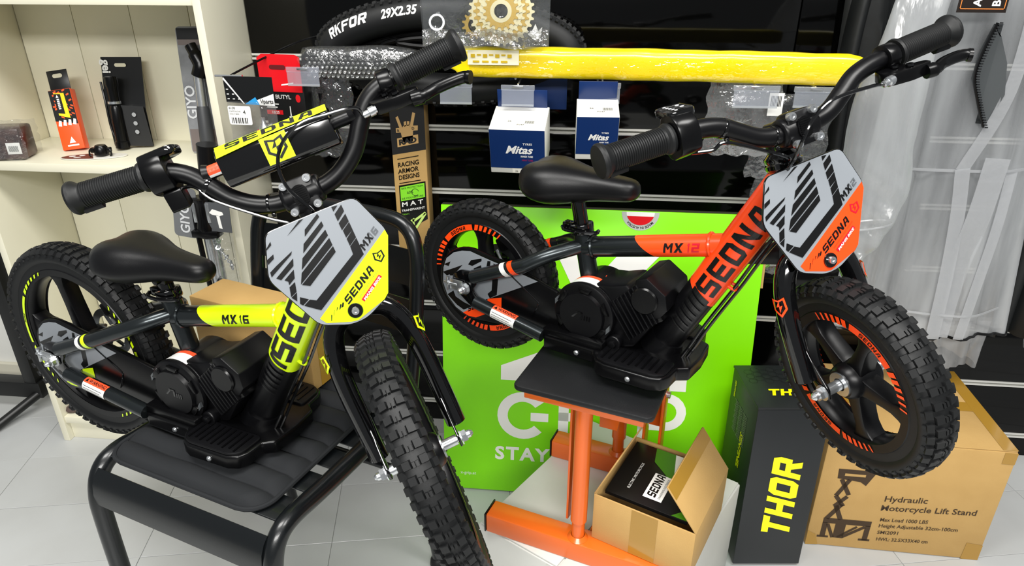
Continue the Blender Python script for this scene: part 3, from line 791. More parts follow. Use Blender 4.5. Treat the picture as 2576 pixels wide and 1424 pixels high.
    aj = B(); aj.lathe([(.0, 0), (.0055, 0), (.0055, .003), (.0072, .003), (.0072, .011), (.0050, .012), (.0048, .020), (.0030, .021), (.0, .021)], 14, m=axes(aj0, *frame_from(ajd)))
    aj.build('cable_adjuster', MATS['zinc'], brk, m=MH)
    a1 = aj0 + ajd * .020
    cb_pts = [a1] + [Vector(p) for p in K['cable']]
    B().tube(spline(cb_pts, 8), .0026, 8).build('brake_cable', MATS['gloss_black'], root, m=MH)
    # throttle cable along the bar, tied on
    tp = [Vector((ub, -vt + .006, bar_h(vt) - .028)), Vector((ub + .006, -vt + .035, bar_h(vt) - .034)), Vector((ub + .008, -.115, bar_h(.115) - .022)), Vector((ub + .008, -.060, bar_h(.06) - .020)), Vector((ub + .010, -.030, hb_ - .034)), Vector((.026, -.010, hb_ - .058)), Vector((.016, -.004, hb_ - .095))]
    B().tube(spline(tp, 7), .0026, 8).build('throttle_cable', MATS['gloss_black'], root, m=MH)
    for v in K['ties']:
        tb = B(); p = Vector((ub, -v, bar_h(v))); e0 = Vector((ub, -v + .004, bar_h(v - .004)))
        tb.tube([p, e0], .0146, 16); tb.box(tuple(p + Vector((.003, .002, -.018))), (.006, .005, .006))
        tb.build('cable_tie', MATS['gloss_black'], hbm, bevel=.0006, m=MH)
    # hoses running down the down tube
    hp_ = [ax_at(hw0 + .03) + Vector((.040, -.006, -.01)), d0 + dd * dl * .80 + Vector((.036, -.008, -.014)), d0 + dd * dl * .46 + Vector((.036, -.008, -.012)), d0 + dd * dl * .22 + Vector((.038, -.012, -.010)), d0 + dd * dl * .08 + Vector((.046, -.016, .0)), d0 + Vector((.044, -.020, -.006))]
    for k in (0, 1):
        B().tube(spline([p + Vector((.006 * k, .004 * k, -.004 * k)) for p in hp_], 7), .0028, 8).build('control_hose', MATS['gloss_black'], root)
    # ---- number plate
    pt, pu = K['plate_h'], K['plate_u']
    pol = [(-.066, .0), (.066, .0), (.0895, -.062), (.053, -.150), (.012, -.168), (-.012, -.168), (-.053, -.150), (-.0895, -.062)]
    pm = axes((pu, 0, pt), (0, 1, 0), (0, 0, 1), (1, 0, 0))
    pb = B(); pb.prism(roundpoly(pol, .011, 4), -.0022, .0, m=pm)
    plate = pb.build('number_plate', MATS['gloss_black'], root, bevel=.0006, m=MF)
    inner = [(x * .985, -.084 + (y + .084) * .985) for x, y in roundpoly(pol, .011, 4)]
    pf = lambda z: (lambda a, b: pm @ Vector((a, b, z)))
    decal('plate_graphic', [inner], pf(.0004), MATS['decal_grey'], plate, m=MF)
    sc_ = lambda p: [(x * .975, -.084 + (y + .084) * .975) for x, y in p]
    decal('plate_graphic', [sc_(PLATE_Y)], pf(.0008), col, plate, m=MF)
    decal('plate_graphic', [sc_(p) for p in PLATE_B], pf(.0012), MATS['decal_black'], plate, m=MF)
    def run(polys, p0, ang):
        c_, s_ = math.cos(ang), math.sin(ang)
        return [[(p0[0] + x * c_ - y * s_, p0[1] + x * s_ + y * c_) for x, y in p] for p in polys]
    a1_ = math.atan2(.035, .060)
    wdt = .067
    decal('lettering', run(block('SEDNA', .0108, .98, .18, .25), (-.004, -.1385), a1_), pf(.0014), MATS['decal_black'], plate, m=MF)
    decal('lettering', run(block('MX', .0105, 1.0, .15, .25), (.048, -.0765), math.atan2(.019, .029)), pf(.0014), MATS['decal_black'], plate, m=MF)
    decal('lettering', run(block(K['num'], .0095, .85, .16, .25), (.0655, -.0655), math.atan2(.019, .029)), pf(.0014), M('decal_darkgrey', '#5b5f63', .3), plate, m=MF)
    decal('badge', shield(.0165, .063, -.0905), pf(.0014), MATS['decal_black'] if K['n'] == 16 else MATS['red_print'], plate, m=MF)
    decal('ribbon', run([R4(0, 0, .044, .0055)], (.018, -.1435), math.atan2(.024, .038)), pf(.0014), MATS['red_print'], plate, m=MF)
    rt = pm @ T((.013, -.1365, .0015)) @ Rm(math.atan2(.027, .042), 'Z')
    write('lettering', 'DRAISIENNE ELECTRIQUE', .0036, M('decal_olive', '#7d8a2c' if K['n'] == 16 else '#b8461c', .4) if K['n'] == 16 else M('decal_rust', '#c63c10', .4), plate, MF @ rt, width=.049)
    rt2 = pm @ T((.0195, -.1422, .0018)) @ Rm(math.atan2(.024, .038), 'Z')
    write('lettering', 'MANIS BIKE', .0050, MATS['decal_white'], plate, MF @ rt2, bold=.03, width=.040, shear=.2)
    pbk = B(); pbk.lathe([(.0, .0022), (.0105, .0022), (.0112, .0010), (.0112, 0)], 24, m=pm @ T((.001, -.150, .0012)))
    pbk.build('rubber_washer', MATS['gloss_black'], plate, m=MF)
    pz = B(); pz.lathe([(.0, .0034), (.0022, .0034), (.0022, .0052), (.0052, .0052), (.0056, .0040), (.0056, .0)], 18, m=pm @ T((.001, -.150, .0030)))
    pz.build('plate_bolt', MATS['zinc'], plate, m=MF)
    for z0_, z1_ in ((.018, .006), (.155, .145)):
        br = B(); br.bx(.004, pu - .0024, -.010, .010, pt - z0_, pt - z1_)
        br.build('plate_bracket', MATS['matt_black'], root, bevel=.001, m=MF)
    # ---- rear brake on the left
    ds = B(); ds.lathe([(.036, .044), (.052, .044), (.052, .0458), (.036, .0458)], 40, closed=True, m=axes((0, 0, 0), (1, 0, 0), (0, 0, -1), (0, 1, 0)))
    for i in range(5):
        a = 2 * PI * i / 5; ds.tube([(.018 * math.cos(a), .045, .018 * math.sin(a)), (.040 * math.cos(a + .5), .045, .040 * math.sin(a + .5))], .004, 6)
    ds.build('brake_disc', MATS['brown_disc'], root)
    cp_ = B(); cp_.box((.045, .050, .045), (.040, .030, .028), m=Rm(-.5, 'Y')); cp_.build('brake_caliper', MATS['matt_black'], root, bevel=.004)
    if K['n'] == 12:
        bt = B(); bt.lathe([(.0, .0), (.016, .001), (.0185, .006), (.0185, .09), (.0, .09)], 22, m=axes((.552, .055, .142), *frame_from((-1, .1, -.22))))
        bt.build('rear_bumper_grip', MATS['rubber'], root)
    # ---- crossbar with pad
    if K.get('cross'):
        vc, hc_ = K['cross']
        B().cyl((ub, -vc, hc_), (ub, vc, hc_), .0098, 18).build('crossbar', MATS['matt_black'], root, m=MH)
        pd = B(); pl = roundpoly([(-.024, -.030), (.020, -.030), (.027, -.016), (.027, .016), (.016, .027), (-.020, .026)], .007, 5)
        pd.prism(pl, -.082, .084, m=axes((ub + .002, 0, hc_ - .001), (1, 0, 0), (0, 0, 1), (0, -1, 0)))
        pad = pd.build('bar_pad', MATS['gloss_black'], root, bevel=.002, m=MH)
        topf = lambda a, b: (ub + .002 - .017 + b, a, hc_ + .0258)
        # sloping front-top face carries the neon print
        p0 = Vector((ub + .002 + .0265, 0, hc_ + .0150)); p1 = Vector((ub + .002 + .0165, 0, hc_ + .0259)); sd_ = p1 - p0
        slope = lambda a, b: p0 + Vector((0, a, 0)) + sd_ * b + Vector((.0009, 0, .0009))
        decal('pad_graphic', [q(-.081, -.35, .0, .1, .083, .25, .083, 1.05, -.081, 1.05)], slope, col, pad, m=MH)
        decal('pad_graphic', [R4(-.080, .022, .083, .034)], topf, col, pad, m=MH)
        decal('lettering', [[(x, .35 + y * 45) for x, y in p] for p in block('SEDNA', .0145, 1.5, .35, 0, -.066, 0)], lambda a, b: slope(a, b) + Vector((.0003, 0, .0003)), MATS['decal_black'], pad, m=MH)
        ff = lambda a, b: (ub + .0298, a, hc_ - .001 + b)
        decal('badge', [R4(-.019, -.022, .019, .016)], ff, col, pad, m=MH)
        decal('badge', shield(.030, 0, .0), lambda a, b: (ub + .0302, a, hc_ - .001 + b), MATS['decal_black'], pad, m=MH)
        cfn = on_tube((ub, -vc, hc_), (ub, vc, hc_), .0098, (1, 0, .7), .0006)
        decal('warning_sticker', [R4(.006, -.006, .028, .010)], cfn, MATS['warn_orange'], hbm, .004, m=MH)
        decal('warning_sticker', [R4(.006, .010, .028, .014)], cfn, MATS['decal_white'], hbm, .004, m=MH)
        for k in (-1, 1):
            wl_ = B(); wl_.tube([(ub, k * (vc - .006), hc_), (ub, k * (vc + .002), hc_ + .001)], [.0112, .0135], 16); wl_.build('weld_bead', MATS['matt_black'], hbm, m=MH)
    return root
def ct_m(c):
    """polygon drawn in (forward, up), extruded along the bar"""
    return axes(c, (1, 0, 0), (0, 0, 1), (0, -1, 0))
def topf2(fn):
    return lambda a, b: Vector(fn(a, b - .02)) + Vector((0, 0, .0004))
make_bike(dict(n=12, num='12', label='black and orange electric balance bike standing on the orange lift stand', ex=0.0, o=(-.1829, 1.2812, .7223), yaw=-.4756, roll=-.0161, pitch=-.0244,
    L=.7051, steer=-.6695, ha=1.1766, rake=.0333, bar_yaw=0.0, Ro=.160, rs=.1150, col='neon_orange', spin_r=.9, spin_f=.35, stk=-2.1, stkf=-.80,
    st=((.232, 0, .050), (.213, 0, .142)), post=.058, tt=((.222, 0, .106), (.486, 0, .162)), ttp=.45, mxs=.58, dt=((.381, 0, -.048), (.556, 0, .282)), dtp=.365, ls=.148, lh=.039, lw=.76, tsign=-1,
    head=(.228, .336), ss=(.207, 0, .104), cs=(.178, -.054), warn=(.045, .100), guard=.195, sad=(.093, .320, .0), arch=.205, badge=.145,
    bar_u=.045, bar_h=.389, bar=[(0, .389), (.035, .389), (.062, .396), (.090, .413), (.115, .428), (.150, .436), (.20, .438), (.294, .441)],
    cable=[(.088, .10, .410), (.094, .032, .413), (.094, -.004, .400), (.088, -.024, .378), (.066, -.028, .354), (.032, -.026, .332)], ties=(.112, .040), plate_h=.340, plate_u=.042))
make_bike(dict(n=16, num='16', label='black and neon yellow electric balance bike standing on the padded chair', ex=.0475, o=(-.9615, 1.1149, .6149), yaw=-.3176, roll=0, pitch=0,
    L=.7931, steer=-.8678, ha=1.1617, rake=.0326, bar_yaw=-.104, Ro=.210, rs=.1635, col='neon_yellow', spin_r=.75, spin_f=.2, stk=-2.95, stkf=-.80,
    st=((.280, 0, .052), (.257, 0, .161)), post=.030, tt=((.266, 0, .116), (.548, 0, .179)), ttp=.30, mxs=.46, dt=((.428, 0, -.050), (.615, 0, .292)), dtp=.42, ls=.182, lh=.0435, lw=.92, tsign=-1,
    head=(.268, .372), ss=(.252, 0, .118), cs=(.228, -.052), warn=(.055, .112), guard=.242, sad=(.124, .372, -.004), arch=.248, badge=.195,
    bar_u=.0, bar_h=.437, bar=[(0, .437), (.036, .437), (.066, .447), (.094, .468), (.115, .496), (.135, .520), (.162, .535), (.20, .541), (.291, .548)],
    cable=[(.045, .12, .519), (.052, .08, .524), (.058, .047, .525), (.060, .016, .511), (.060, -.003, .486), (.058, -.005, .452), (.048, .009, .416), (.036, .012, .392)], ties=(.118, .052), plate_h=.409, plate_u=.055, cross=(.112, .512)))
# ================================================================ the setting
M('floor_paint', '#b7b9b9', 0.30, mott=0.5, mscale=5, hex2='#a9aaa8', bump=0.06, bscale=14)
M('tile_joint', '#a0a19e', 0.6)
M('slat_black', '#030303', 0.08, spec=0.28)
M('alu', '#d9d9d3', 0.38, metal=0.35)
M('cream_board', '#e3dfc9', 0.38, mott=0.25, mscale=9, hex2='#dad6be')
M('wall_white', '#dcdcd6', 0.8, bump=0.6, bscale=22)
fl = MB(); fl.bx(-2.7, 2.4, -0.6, 1.82, -.06, -.0025)
floor = struct(fl.build('floor', MATS['tile_joint'], smooth=0))
tw, tl_ = .455, .205
tb = MB(); tb.bx(-tw / 2 + .0006, tw / 2 - .0006, -tl_ / 2 + .0006, tl_ / 2 - .0006, -.004, 0)
t0 = tb.build('tile', MATS['floor_paint'], floor, smooth=0, bevel=.0006, seg=1)
ta = .205; eu = Vector((math.cos(ta), math.sin(ta), 0)); ev = Vector((-math.sin(ta), math.cos(ta), 0)); org = Vector((-.575, 1.225, 0))
first = True
for i in range(-6, 8):
    for j in range(-6, 7):
        c = org + eu * (tw * (i + .5)) + ev * (tl_ * (j + .5))
        if not (-2.4 < c.x < 2.1 and .15 < c.y < 1.76): continue
        if first: o = t0; first = False
        else:
            o = t0.copy(); COL.objects.link(o); o.parent = floor
        o.location = c + Vector((0, 0, random.uniform(-.0004, .0002))); o.rotation_euler = (0, 0, ta)
w = MB(); w.bx(-.83, 2.4, 1.752, 1.82, 0, 2.7)
wall = struct(w.build('wall_back', MATS['slat_black'], smooth=0))
SZ = [1.2515 - .16669 * k for k in range(-8, 8)]
pa = {}
for k in range(len(SZ) - 1):
    z1, z0 = SZ[k], SZ[k + 1]
    if z1 > 2.65: continue
    for (xa, xb) in ((-.83, .4715), (.4735, 2.4)):
        key = (xa, xb)
        if key not in pa:
            b = MB(); b.bx(xa, xb, 1.73, 1.752, -.0755, .0755)
            o = b.build('slat_panel', MATS['slat_black'], wall, smooth=30, bevel=.002); pa[key] = o
        else:
            o = pa[key].copy(); COL.objects.link(o); o.parent = wall
        o.location = (0, 0, (z0 + z1) / 2)
sp = MB(); sp.bx(-.83, 2.4, 1.7285, 1.7515, .0025, .0075); sp.bx(-.83, 2.4, 1.7285, 1.7515, -.0075, -.0025); sp.bx(-.83, 2.4, 1.745, 1.7515, -.0025, .0025)
so = sp.build('aluminium_strip', MATS['alu'], wall, smooth=30); so.location = (0, 0, SZ[0])
for z in SZ[1:]:
    if z < .02: continue
    o = so.copy(); COL.objects.link(o); o.parent = wall; o.location = (0, 0, z)
w = MB(); w.bx(-2.7, -.83, 1.815, 1.87, 0, 2.7)
struct(w.build('wall_left', MATS['wall_white'], smooth=0))
w = MB(); w.bx(-2.7, -1.52, 1.800, 1.8148, 0, .075)
struct(w.build('baseboard_left', M('skirting', '#c9c5b4', .5), smooth=0, bevel=.003))

# ================================================================ white bookcase and what stands on it
X0, X1, Y0, Y1 = -1.505, -.832, 1.53, 1.795
bc = thing('bookcase', 'cream white bookcase standing behind the yellow bike', 'bookcase', (X0, Y0, 0))
cb = MATS['cream_board']; W_ = X1 - X0; D_ = Y1 - Y0
for x in (0, W_ - .019):
    b = MB(); b.bx(x, x + .019, 0, D_, 0, 2.02); b.build('side_panel', cb, bc, bevel=.0012)
for z, h in ((.062, .022), (.831, .021), (1.2145, .021), (1.60, .021), (2.0, .021)):
    b = MB(); b.bx(.0195, W_ - .0195, .004, D_ - .006, z, z + h); b.build('shelf', cb, bc, bevel=.0012)
b = MB(); b.bx(.0195, W_ - .0195, .018, .034, 0, .0615); b.build('plinth', cb, bc, bevel=.001)
nb = 4; bw = (W_ - .04) / nb
for i in range(nb):
    b = MB(); b.bx(.02 + bw * i + .0008, .02 + bw * (i + 1) - .0008, D_ - .0055, D_, .062, 2.02); b.build('back_board', cb, bc, bevel=.001)
kraft = M('kraft_card', '#b9955a', .75, bump=.15, bscale=300, mott=.5, mscale=18, hex2='#ae8a50')
kraft_in = M('kraft_inside', '#a98650', .8, bump=.15, bscale=300)
tape = M('packing_tape', '#a17a2c', .18, coat=.5)
blackcard = M('black_card', '#0c0d0e', .35)
white = M('print_white', '#e8e8e4', .45)
def box_part(name, x0, x1, y0, y1, z0, z1, mat, parent, bevel=.0015): 
    b = MB(); b.bx(x0, x1, y0, y1, z0, z1); return b.build(name, mat, parent, smooth=30, bevel=bevel)
FRONT = lambda x, y, z: axes((x, y, z), (1, 0, 0), (0, 0, 1), (0, -1, 0))   # text frame on a face looking at -y

# orange carton leaning on the back
lean = .30
r = thing('orange_carton', 'slim orange and black hanging carton leaning in the bookcase', 'box', mat=T((-1.312, 1.650, .858)) @ Rm(.22, 'Z') @ Rm(-lean, 'X') @ Rm(-.13, 'Y'))
oc = M('carton_orange', '#f2551f', .4)
box_part('carton_body', -.027, .027, 0, .028, 0, .152, oc, r)
box_part('hang_tab', -.025, .025, .012, .014, .1525, .202, blackcard, r, .0006)
decal('printed_panel', [q(-.0265, .075, .0265, .062, .0265, .151, -.0265, .151)], lambda a, b: (a, -.0004, b), blackcard, r)
pz = []
for i in range(34):
    x = random.uniform(-.024, .020); z = random.uniform(.078, .146); s = random.choice((-1, 1))
    pz.append([(x, z), (x + .007, z + s * .003), (x + .006, z + s * .003 + .004), (x - .001, z + .004)])
decal('printed_pattern', pz, lambda a, b: (a, -.0008, b), oc, r)
yl = M('carton_yellow', '#f2d413', .4)
decal('yellow_label', [q(-.014, .088, .012, .078, .010, .142, -.015, .144)], lambda a, b: (a, -.0012, b), yl, r)
decal('label_print', [q(-.015, .094, .002, .090, .001, .140, -.015, .142)], lambda a, b: (a, -.0015, b), blackcard, r)
decal('label_print', [q(-.011, .132, -.004, .132, -.0075, .139)] + [R4(-.010, .126 - .0046 * k, -.004, .129 - .0046 * k) for k in range(6)], lambda a, b: (a, -.0018, b), white, r)
decal('printed_mark', [q(-.006, .016, .010, .016, .002, .032)] + [q(-.022 + .012 * k, .062, -.014 + .012 * k, .060, -.012 + .012 * k, .074, -.018 + .012 * k, .076) for k in range(4)] + [R4(-.012, .008, .016, .012)], lambda a, b: (a, -.0008, b), white, r)
decal('tab_slot', [rrect(.024, .010, .005, 5, 0, .188)], lambda a, b: (a, .0115, b), M('slot_cream', '#d9d4bb', .6), r)

# pump on a black blister card
r = thing('pump_blister_card', 'mini pump on a bent black blister card in the bookcase', 'pump pack', mat=T((-1.188, 1.715, .8535)) @ Rm(.10, 'Z') @ Rm(-.10, 'X'))
b = MB(); rows = []
for z, y in ((0, 0), (.10, -.010), (.108, -.008), (.225, .010)): rows.append([(-.052, y, z), (.052, y, z)])
b.strip(rows); b.build('backing_card', blackcard, r, thick=.0016, smooth=0)
b = MB(); b.strip([[(.004, -.026, .004), (.056, -.010, .0)], [(.000, -.030, .108), (.050, -.018, .104)]]); b.build('printed_flap', M('flap_black', '#101113', .5), r, thick=.0012, smooth=0)
decal('printed_icons', [[(.028 + .0055 * math.cos(a), z + .0055 * math.sin(a)) for a in [k * PI / 6 for k in range(12)]] for z in (.084, .062, .040)], lambda a, b: (a, -.0262 + (b - .05) * -.04, b), M('icon_grey', '#9a9c9e', .5), r)
b = MB(); b.lathe([(.0, 0), (.017, 0), (.017, .016), (.014, .018), (.014, .060), (.0145, .064), (.0145, .100), (.012, .108), (.0, .110)], 24, m=T((-.012, -.034, .0)))
pump = b.build('pump_barrel', MATS['satin_black'], r)
b = MB(); b.lathe([(.0155, .112), (.0155, .118), (.0, .118)], 20, m=T((-.014, -.032, .0))); b.lathe([(.0155, .112), (.0, .112)], 20, m=T((-.014, -.032, .0))); b.build('chrome_ring', MATS['zinc'], pump)
b = MB(); b.lathe([(.012, .118), (.013, .150), (.016, .160), (.015, .178), (.0, .180)], 20, m=T((-.014, -.030, 0))); b.build('pump_head', MATS['satin_black'], r)
b = MB(); b.tube(spline([(-.045, -.022, .165), (-.038, -.03, .12), (-.034, -.034, .06), (-.028, -.036, .03)], 5), .0028, 8); b.build('thumb_lever', MATS['satin_black'], r)
write('lettering', 'gei', .030, white, r, T((-.048, .0068, .218)) @ axes((0, 0, 0), (0, -.154, -.988), (1, 0, 0), (0, -.988, .154)), bold=.03)
decal('hang_slot', [rrect(.030, .009, .0045, 5, -.002, .205)], lambda a, b: (a, .0046, b), M('slot_cream', '#d9d4bb', .6), r)

# oval card with clip, lying on the shelf
r = thing('oval_card', 'oval printed card lying flat on the bookcase shelf', 'card', (-1.224, 1.602, .853), .29)
el = [(.078 * math.cos(a), .026 * math.sin(a)) for a in [2 * PI * k / 40 for k in range(40)]]
b = MB(); b.prism(el, 0, .0022); b.build('card', M('card_white', '#d8d5cc', .5), r)
decal('printed_half', [[p for p in el if p[0] < -.008] + [(.006, -.026)]], lambda a, b: (a * .97, b * .97, .0026), M('print_brown', '#5a2c22', .5), r)
decal('printed_swirls', [[(cx + rx * math.cos(a), cy + ry * math.sin(a)) for a in [2 * PI * k / 14 for k in range(14)]] for cx, cy, rx, ry in ((-.052, .004, .008, .006), (-.030, .008, .007, .006), (-.036, -.010, .009, .004))], lambda a, b: (a, b, .0030), white, r)
r = thing('bar_clip', 'small black plastic mounting clip standing on the oval card', 'clip', (-1.206, 1.608, .8560), .2)
b = MB(); b.lathe([(.0, 0), (.014, 0), (.017, .004), (.017, .018), (.012, .026), (.0, .027)], 20); b.build('clip_body', MATS['satin_black'], r)
for s in (-1, 1):
    b = MB(); b.tube(spline([(s * .014, -.004, .018), (s * .024, -.006, .016), (s * .026, -.008, .004), (s * .023, -.008, .0)], 4), .0022, 6); b.build('wire_leg', MATS['satin_black'], r)
    b = MB(); b.box((s * .018, 0, .014), (.012, .014, .012)); b.build('clip_wing', MATS['satin_black'], r, bevel=.002)

# wrapped cassette parcel at the left edge of the shelf
r = thing('wrapped_parcel', 'dark parcel in clear wrap at the left end of the bookcase shelf', 'parcel', (-1.420, 1.580, .853), .25)
box_part('parcel', -.052, .040, -.035, .035, .001, .078, M('parcel_dark', '#2b1c1c', .25, mott=.7, mscale=30, hex2='#6a5048'), r, .006)
box_part('barcode_label', .004, .036, -.0362, -.0352, .016, .044, white, r, .0002)
decal('barcode', [R4(.009 + .0022 * k, .022, .0100 + .0022 * k, .036) for k in range(10)], lambda a, b: (a, -.0365, b), MATS['decal_black'], r)
b = MB()
pts = [(-.058, -.041, 0), (.047, -.041, .0)]
rows = []
for i in range(9):
    t = i / 8; rows.append([(-.058 + .108 * j / 8 + random.uniform(-.003, .003), -.041 + .004 * random.random(), .002 + .084 * t + random.uniform(-.002, .002)) for j in range(9)])
b.strip(rows); b.strip([[(p[0], .038, p[2]) for p in rw] for rw in rows]); b.strip([rows[-1], [(p[0] * .8, 0, .090) for p in rows[-1]], [(p[0], .038, p[2]) for p in rows[-1]]])
b.build('clear_wrap', film('parcel_film', body=.06, gloss=.16, bump=.9, bscale=40), r, smooth=60)

# pump card at the right of the shelf
r = thing('pump_card_pack', 'grey printed hang card with a silver hand pump at the right of the bookcase shelf', 'pump pack', mat=T((-.940, 1.668, .8535)) @ Rm(.12, 'Z') @ Rm(-.13, 'X'))
b = MB(); b.prism(rrect(.112, .305, .010, 4, 0, .1525), 0, .0018, m=axes((0, 0, 0), (1, 0, 0), (0, 0, 1), (0, -1, 0)))
b.build('hang_card', M('card_grey', '#8d8f92', .45, mott=.9, mscale=14, hex2='#55565a'), r)
for _p in (R4(-.054, .262, .054, .298), R4(-.054, .004, .054, .060)): decal('printed_panel', [_p], lambda a, b: (a, -.0022, b), M('panel_taupe', '#6c625f', .5), r)
decal('printed_panel', [R4(-.054, .275, .054, .301)], lambda a, b: (a, -.0026, b), blackcard, r)
write('lettering', 'GIYO', .034, M('card_pale', '#c7c9cb', .5), r, T((-.030, -.0028, .085)) @ axes((0, 0, 0), (0, 0, 1), (-1, 0, 0), (0, -1, 0)), bold=.02)
b = MB(); b.lathe([(.0, .025), (.017, .025), (.0175, .030), (.0155, .110), (.013, .118), (.0, .120)], 22, m=T((-.006, -.022, 0))); b.build('pump_handle', M('grip_grey', '#3a3c3f', .5), r)
b = MB(); b.cyl((-.006, -.022, .118), (-.006, -.022, .195), .0125, 20); b.build('pump_barrel', MATS['zinc'], r)
b = MB(); b.tube(spline([(-.004, -.024, .19), (.004, -.026, .215), (-.008, -.024, .245), (-.016, -.022, .262)], 6), [.018] * 6 + [.017] * 6 + [.014] * 7, 16); b.build('pump_head', MATS['satin_black'], r)
b = MB(); b.tube(spline([(.026, -.022, .235), (.034, -.022, .18), (.030, -.022, .13), (.036, -.020, .06)], 6), .012, 12, flat=.6); b.build('frame_bracket', MATS['satin_black'], r)

# floor pump in front of the bookcase
r = thing('floor_pump', 'silver and black floor pump standing in front of the bookcase', 'pump', (-.882, 1.478, 0), 0)
b = MB(); b.cyl((0, 0, .10), (-.0, 0, .705), .0175, 22); br_ = b.build('pump_barrel', MATS['zinc'], r)
write('lettering', 'GIYO', .030, MATS['decal_black'], br_, T((.004, -.0185, .60)) @ axes((0, 0, 0), (0, 0, -1), (1, 0, 0), (0, -1, 0)), bold=.03)
b = MB(); b.lathe([(.019, .700), (.026, .704), (.028, .730), (.024, .750), (.024, .790), (.028, .800), (.0, .802)], 22); b.box((0, -.012, .715), (.064, .030, .016)); b.build('top_collar', MATS['satin_black'], r, bevel=.001)
for s in (-1, 1):
    b = MB(); b.box((s * .017, -.020, .768), (.008, .006, .048)); b.build('chrome_clip', MATS['zinc'], r, bevel=.001)
b = MB(); b.tube([(.006, .0, .80), (.024, 0, .858), (.034, .0, .926)], [.015, .021, .0235], 20); b.build('black_cup', MATS['matt_black'], r)
b = MB(); b.tube(spline([(-.022, -.008, .80), (-.024, -.012, .70), (-.016, -.018, .45), (-.030, -.015, .12)], 8), .0065, 10); b.build('hose', MATS['satin_black'], r)
b = MB(); b.box((0, 0, .012), (.20, .06, .024)); b.lathe([(.022, .024), (.022, .09), (.018, .105)], 20); b.build('foot_base', MATS['satin_black'], r, bevel=.003)
r = thing('grey_hang_card', 'dark grey hang card with pale upright lettering beside the floor pump', 'card', mat=T((-.940, 1.472, .700)) @ Rm(.14, 'Y'))
b = MB(); b.prism(rrect(.058, .125, .010, 4, 0, .0625), 0, .0016, m=axes((0, 0, 0), (1, 0, 0), (0, 0, 1), (0, -1, 0))); b.build('card', M('card_dark', '#67696b', .45), r)
write('lettering', 'GIYO', .032, M('card_pale', '#c7c9cb', .5), r, T((.010, -.0022, .010)) @ axes((0, 0, 0), (0, 0, 1), (-1, 0, 0), (0, -1, 0)), bold=.02)
r = thing('grey_header_card', 'charcoal header card with a white figure mark beside the floor pump', 'card', mat=T((-.845, 1.458, .722)) @ Rm(.06, 'Y'))
b = MB(); b.prism(R4(-.034, 0, .030, .072), 0, .0012, m=axes((0, 0, 0), (1, 0, 0), (0, 0, 1), (0, -1, 0))); b.build('card', M('card_charcoal', '#4b4d50', .45), r)
decal('printed_mark', [q(-.020, .046, -.012, .056, .012, .050, .014, .044, .004, .040, -.014, .042), q(-.004, .042, .004, .040, .008, .008, .000, .010)], lambda a, b: (a, -.0016, b), white, r)
r = thing('parts_bag', 'clear bag of small metal parts hanging below the charcoal card', 'bag', (-.848, 1.462, .590))
b = MB(); rows = [[(-.034 + .064 * j / 8, -.010 * math.sin(PI * j / 8) * math.sin(PI * min(1, (i + .5) / 9)) - .001, .128 * i / 9) for j in range(9)] for i in range(10)]
b.strip(rows); b.strip([[(p[0], -p[1], p[2]) for p in rw] for rw in rows]); b.build('clear_bag', film('bag_film', body=.06, gloss=.12, bump=1.0, bscale=45), r, smooth=60)
for i in range(14):
    b = MB(); t = i / 13; b.lathe([(.003, -.001), (.006, -.001), (.006, .001), (.003, .001)], 12, closed=True, m=T((-.016 + .030 * t + random.uniform(-.006, .006), 0, .112 - .075 * t)) @ Rm(random.random() * 3, 'X') @ Rm(random.random() * 3, 'Y'))
    b.build('chain_link', MATS['zinc'], r)
for i in range(3):
    r = thing('brown_scrap', ('leftmost brown crumpled scrap on the bottom shelf of the bookcase', 'middle brown crumpled scrap on the bottom shelf of the bookcase', 'rightmost brown crumpled scrap on the bottom shelf of the bookcase')[i], 'scrap', (-1.475 + .032 * i, 1.560 + .012 * i, .0855), i * 1.1, 'scraps on the bottom shelf')
    b = MB(); b.lathe([(.0, 0), (.014, .002), (.018, .010), (.012, .020), (.0, .022)], 7); o = b.build('scrap', M('scrap_brown', '#4a3a36', .6), r, smooth=0); o.scale = (1.2, .9, .9)

# black frame at the left
r = thing('black_rack', 'black metal rack foot at the left edge beside the bookcase', 'rack', (-1.70, 1.68, 0))
blkm = M('rack_black', '#0b0c0c', .4)
b = MB(); b.box((.016, .0, .42), (.040, .040, .70)); b.build('post', blkm, r, bevel=.003)
b = MB(); b.bx(-.40, .045, -.022, .022, .050, .105); b.build('cross_bar', blkm, r, bevel=.003)
b = MB(); b.tube([(.028, -.01, .062), (-.050, -.17, .006)], .0135, 14); b.build('diagonal_leg', blkm, r)
b = MB(); b.tube([(-.050, -.17, .006), (-.20, -.48, .010)], .0135, 14); b.build('floor_leg', blkm, r)
